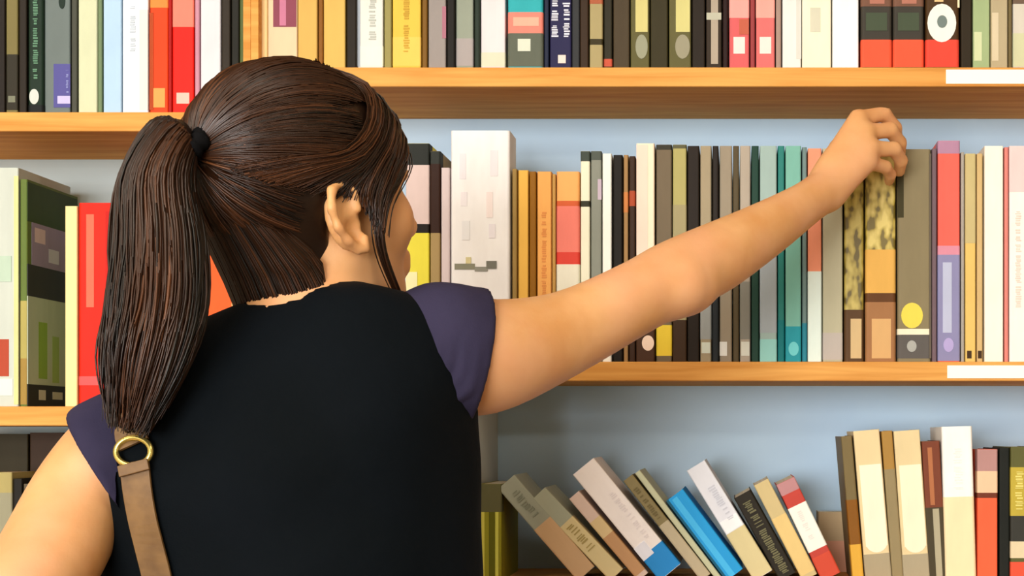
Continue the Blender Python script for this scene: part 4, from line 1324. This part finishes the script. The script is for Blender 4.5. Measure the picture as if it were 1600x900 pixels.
# ------------------------------------------------------------------ shoulder bag: strap over the left shoulder, bag at the hip
def leather_mat(name, c0, c1):
    m, N, L, b = new_mat(name)
    nz = N.new('ShaderNodeTexNoise')
    nz.inputs['Scale'].default_value = 60
    nz.inputs['Detail'].default_value = 5
    tc = N.new('ShaderNodeTexCoord')
    L.new(tc.outputs['Object'], nz.inputs['Vector'])
    cr = N.new('ShaderNodeValToRGB')
    cr.color_ramp.elements[0].position = 0.3
    cr.color_ramp.elements[0].color = rgb(c0)
    cr.color_ramp.elements[1].position = 0.7
    cr.color_ramp.elements[1].color = rgb(c1)
    L.new(nz.outputs[0], cr.inputs[0])
    L.new(cr.outputs[0], b.inputs['Base Color'])
    b.inputs['Roughness'].default_value = 0.5
    bp = N.new('ShaderNodeBump')
    bp.inputs['Strength'].default_value = 0.15
    bp.inputs['Distance'].default_value = 0.001
    L.new(nz.outputs[0], bp.inputs['Height'])
    L.new(bp.outputs[0], b.inputs['Normal'])
    return m
TAN = leather_mat('tan_leather', (96, 68, 34), (124, 92, 50))
BRASS = plain('pale_brass', (226, 206, 120), 0.25, 0.9)
bagx = PP(262, 1000, 1.36)
bag = empty('shoulder_bag', (bagx[0], bagx[1], 0.0), 'tan leather shoulder bag with ringed strap over the left shoulder', 'bag')
def onshirt(px, py, lift):
    o = Vector((0, 0, CAMZ))
    dr = (P(px, py, 1.0) - o).normalized()
    h, n, i, d = shirt_bvh.ray_cast(o, dr)
    return None if h is None else (np.array(h + n * lift), np.array(n))
def strap(name, pts, nrm, w, t, mat):
    m = len(pts)
    pts, nrm = np.array(pts), np.array(nrm)
    tan = np.gradient(pts, axis=0)
    tan /= np.linalg.norm(tan, axis=1)[:, None]
    sd = np.cross(tan, nrm)
    sd /= np.linalg.norm(sd, axis=1)[:, None]
    nr = np.cross(sd, tan)
    V, Fc = [], []
    for p, s_, n_ in zip(pts, sd, nr):
        V += [p - s_ * w / 2, p + s_ * w / 2, p + s_ * w / 2 + n_ * t, p - s_ * w / 2 + n_ * t]
    for i in range(m - 1):
        for j in range(4):
            Fc.append((i * 4 + j, i * 4 + (j + 1) % 4, (i + 1) * 4 + (j + 1) % 4, (i + 1) * 4 + j))
    Fc += [(3, 2, 1, 0), ((m - 1) * 4, (m - 1) * 4 + 1, (m - 1) * 4 + 2, (m - 1) * 4 + 3)]
    o = mesh_obj(name, V, Fc, mat, bag)
    md = o.modifiers.new('edge', 'BEVEL')
    md.width = 0.0006
    md.segments = 2
    return o
def near(p, lift=0.003):
    h, n, i, d = shirt_bvh.find_nearest(Vector(p))
    return np.array(h + n * lift), np.array(n)
def resample(a, m):
    q = spline(np.array([s[0] for s in a]), m)
    n = spline(np.array([s[1] for s in a]), m)
    return q, n / np.linalg.norm(n, axis=1)[:, None]
low = [onshirt(x, y, 0.003) for x, y in [(214, 722), (219, 765), (227, 810), (238, 855), (250, 905), (258, 960)]]
ring_c, ring_n = onshirt(214, 708, 0.006)
TOPB, TOPF = V3(-0.615, 1.335, 0.83), V3(-0.615, 1.545, 0.83)
q_, n_ = resample(low + [near((-0.472, 1.36, 1.03)), near((-0.50, 1.36, 0.95)), near((-0.545, 1.37, 0.885)), (TOPB, V3(-0.9, -0.4, 0))], 34)
strap('back_strap', q_, n_, 0.025, 0.0028, TAN)
upp = [onshirt(213, 697, 0.003), onshirt(208, 670, 0.003), near((-0.490, 1.345, 1.285)), near((-0.487, 1.375, 1.325)), near((-0.485, 1.420, 1.340)), near((-0.490, 1.470, 1.315)), near((-0.500, 1.540, 1.24)), near((-0.515, 1.56, 1.10)), (TOPF, V3(-0.8, 0.6, 0))]
q_, n_ = resample(upp, 40)
strap('front_strap', q_, n_, 0.026, 0.0028, TAN)
# the ring that joins them, and the folded keeper under it
def ring_mesh(c, n, tdir, ra, rb, r):
    n = n / np.linalg.norm(n)
    t_ = tdir - (tdir @ n) * n
    t_ /= np.linalg.norm(t_)
    s_ = np.cross(n, t_)
    V, Fc = [], []
    for i in range(32):
        a = 2 * PI * i / 32
        rad = s_ * math.cos(a) + t_ * math.sin(a)
        pc = c + s_ * ra * math.cos(a) + t_ * rb * math.sin(a)
        for j in range(8):
            b = 2 * PI * j / 8
            V.append(pc + rad * r * math.cos(b) + n * r * math.sin(b))
    for i in range(32):
        for j in range(8):
            Fc.append((i * 8 + j, ((i + 1) % 32) * 8 + j, ((i + 1) % 32) * 8 + (j + 1) % 8, i * 8 + (j + 1) % 8))
    return V, Fc
V, Fc = ring_mesh(ring_c, ring_n, V3(0.1, 0, 1), 0.0150, 0.0115, 0.0026)
o = mesh_obj('ring', V, Fc, BRASS, bag, smooth=True)
o['label'] = 'pale brass strap ring'
k0, k1 = onshirt(215, 724, 0.0065), onshirt(218, 740, 0.0065)
q_, n_ = resample([k0, k1], 4)
strap('keeper', q_, n_, 0.026, 0.003, TAN)
# bag body, flap and clasp
def rbox(name, b, mat, bevel):
    o = box_obj(name, b, mat, bag, bevel=bevel)
    o.modifiers['edge'].segments = 4
    return o
rbox('bag_body', (-0.66, -0.572, 1.30, 1.58, 0.61, 0.83), TAN, 0.02)
rbox('flap', (-0.668, -0.660, 1.305, 1.575, 0.70, 0.825), TAN, 0.003)
rbox('clasp', (-0.674, -0.668, 1.42, 1.46, 0.71, 0.74), BRASS, 0.002)
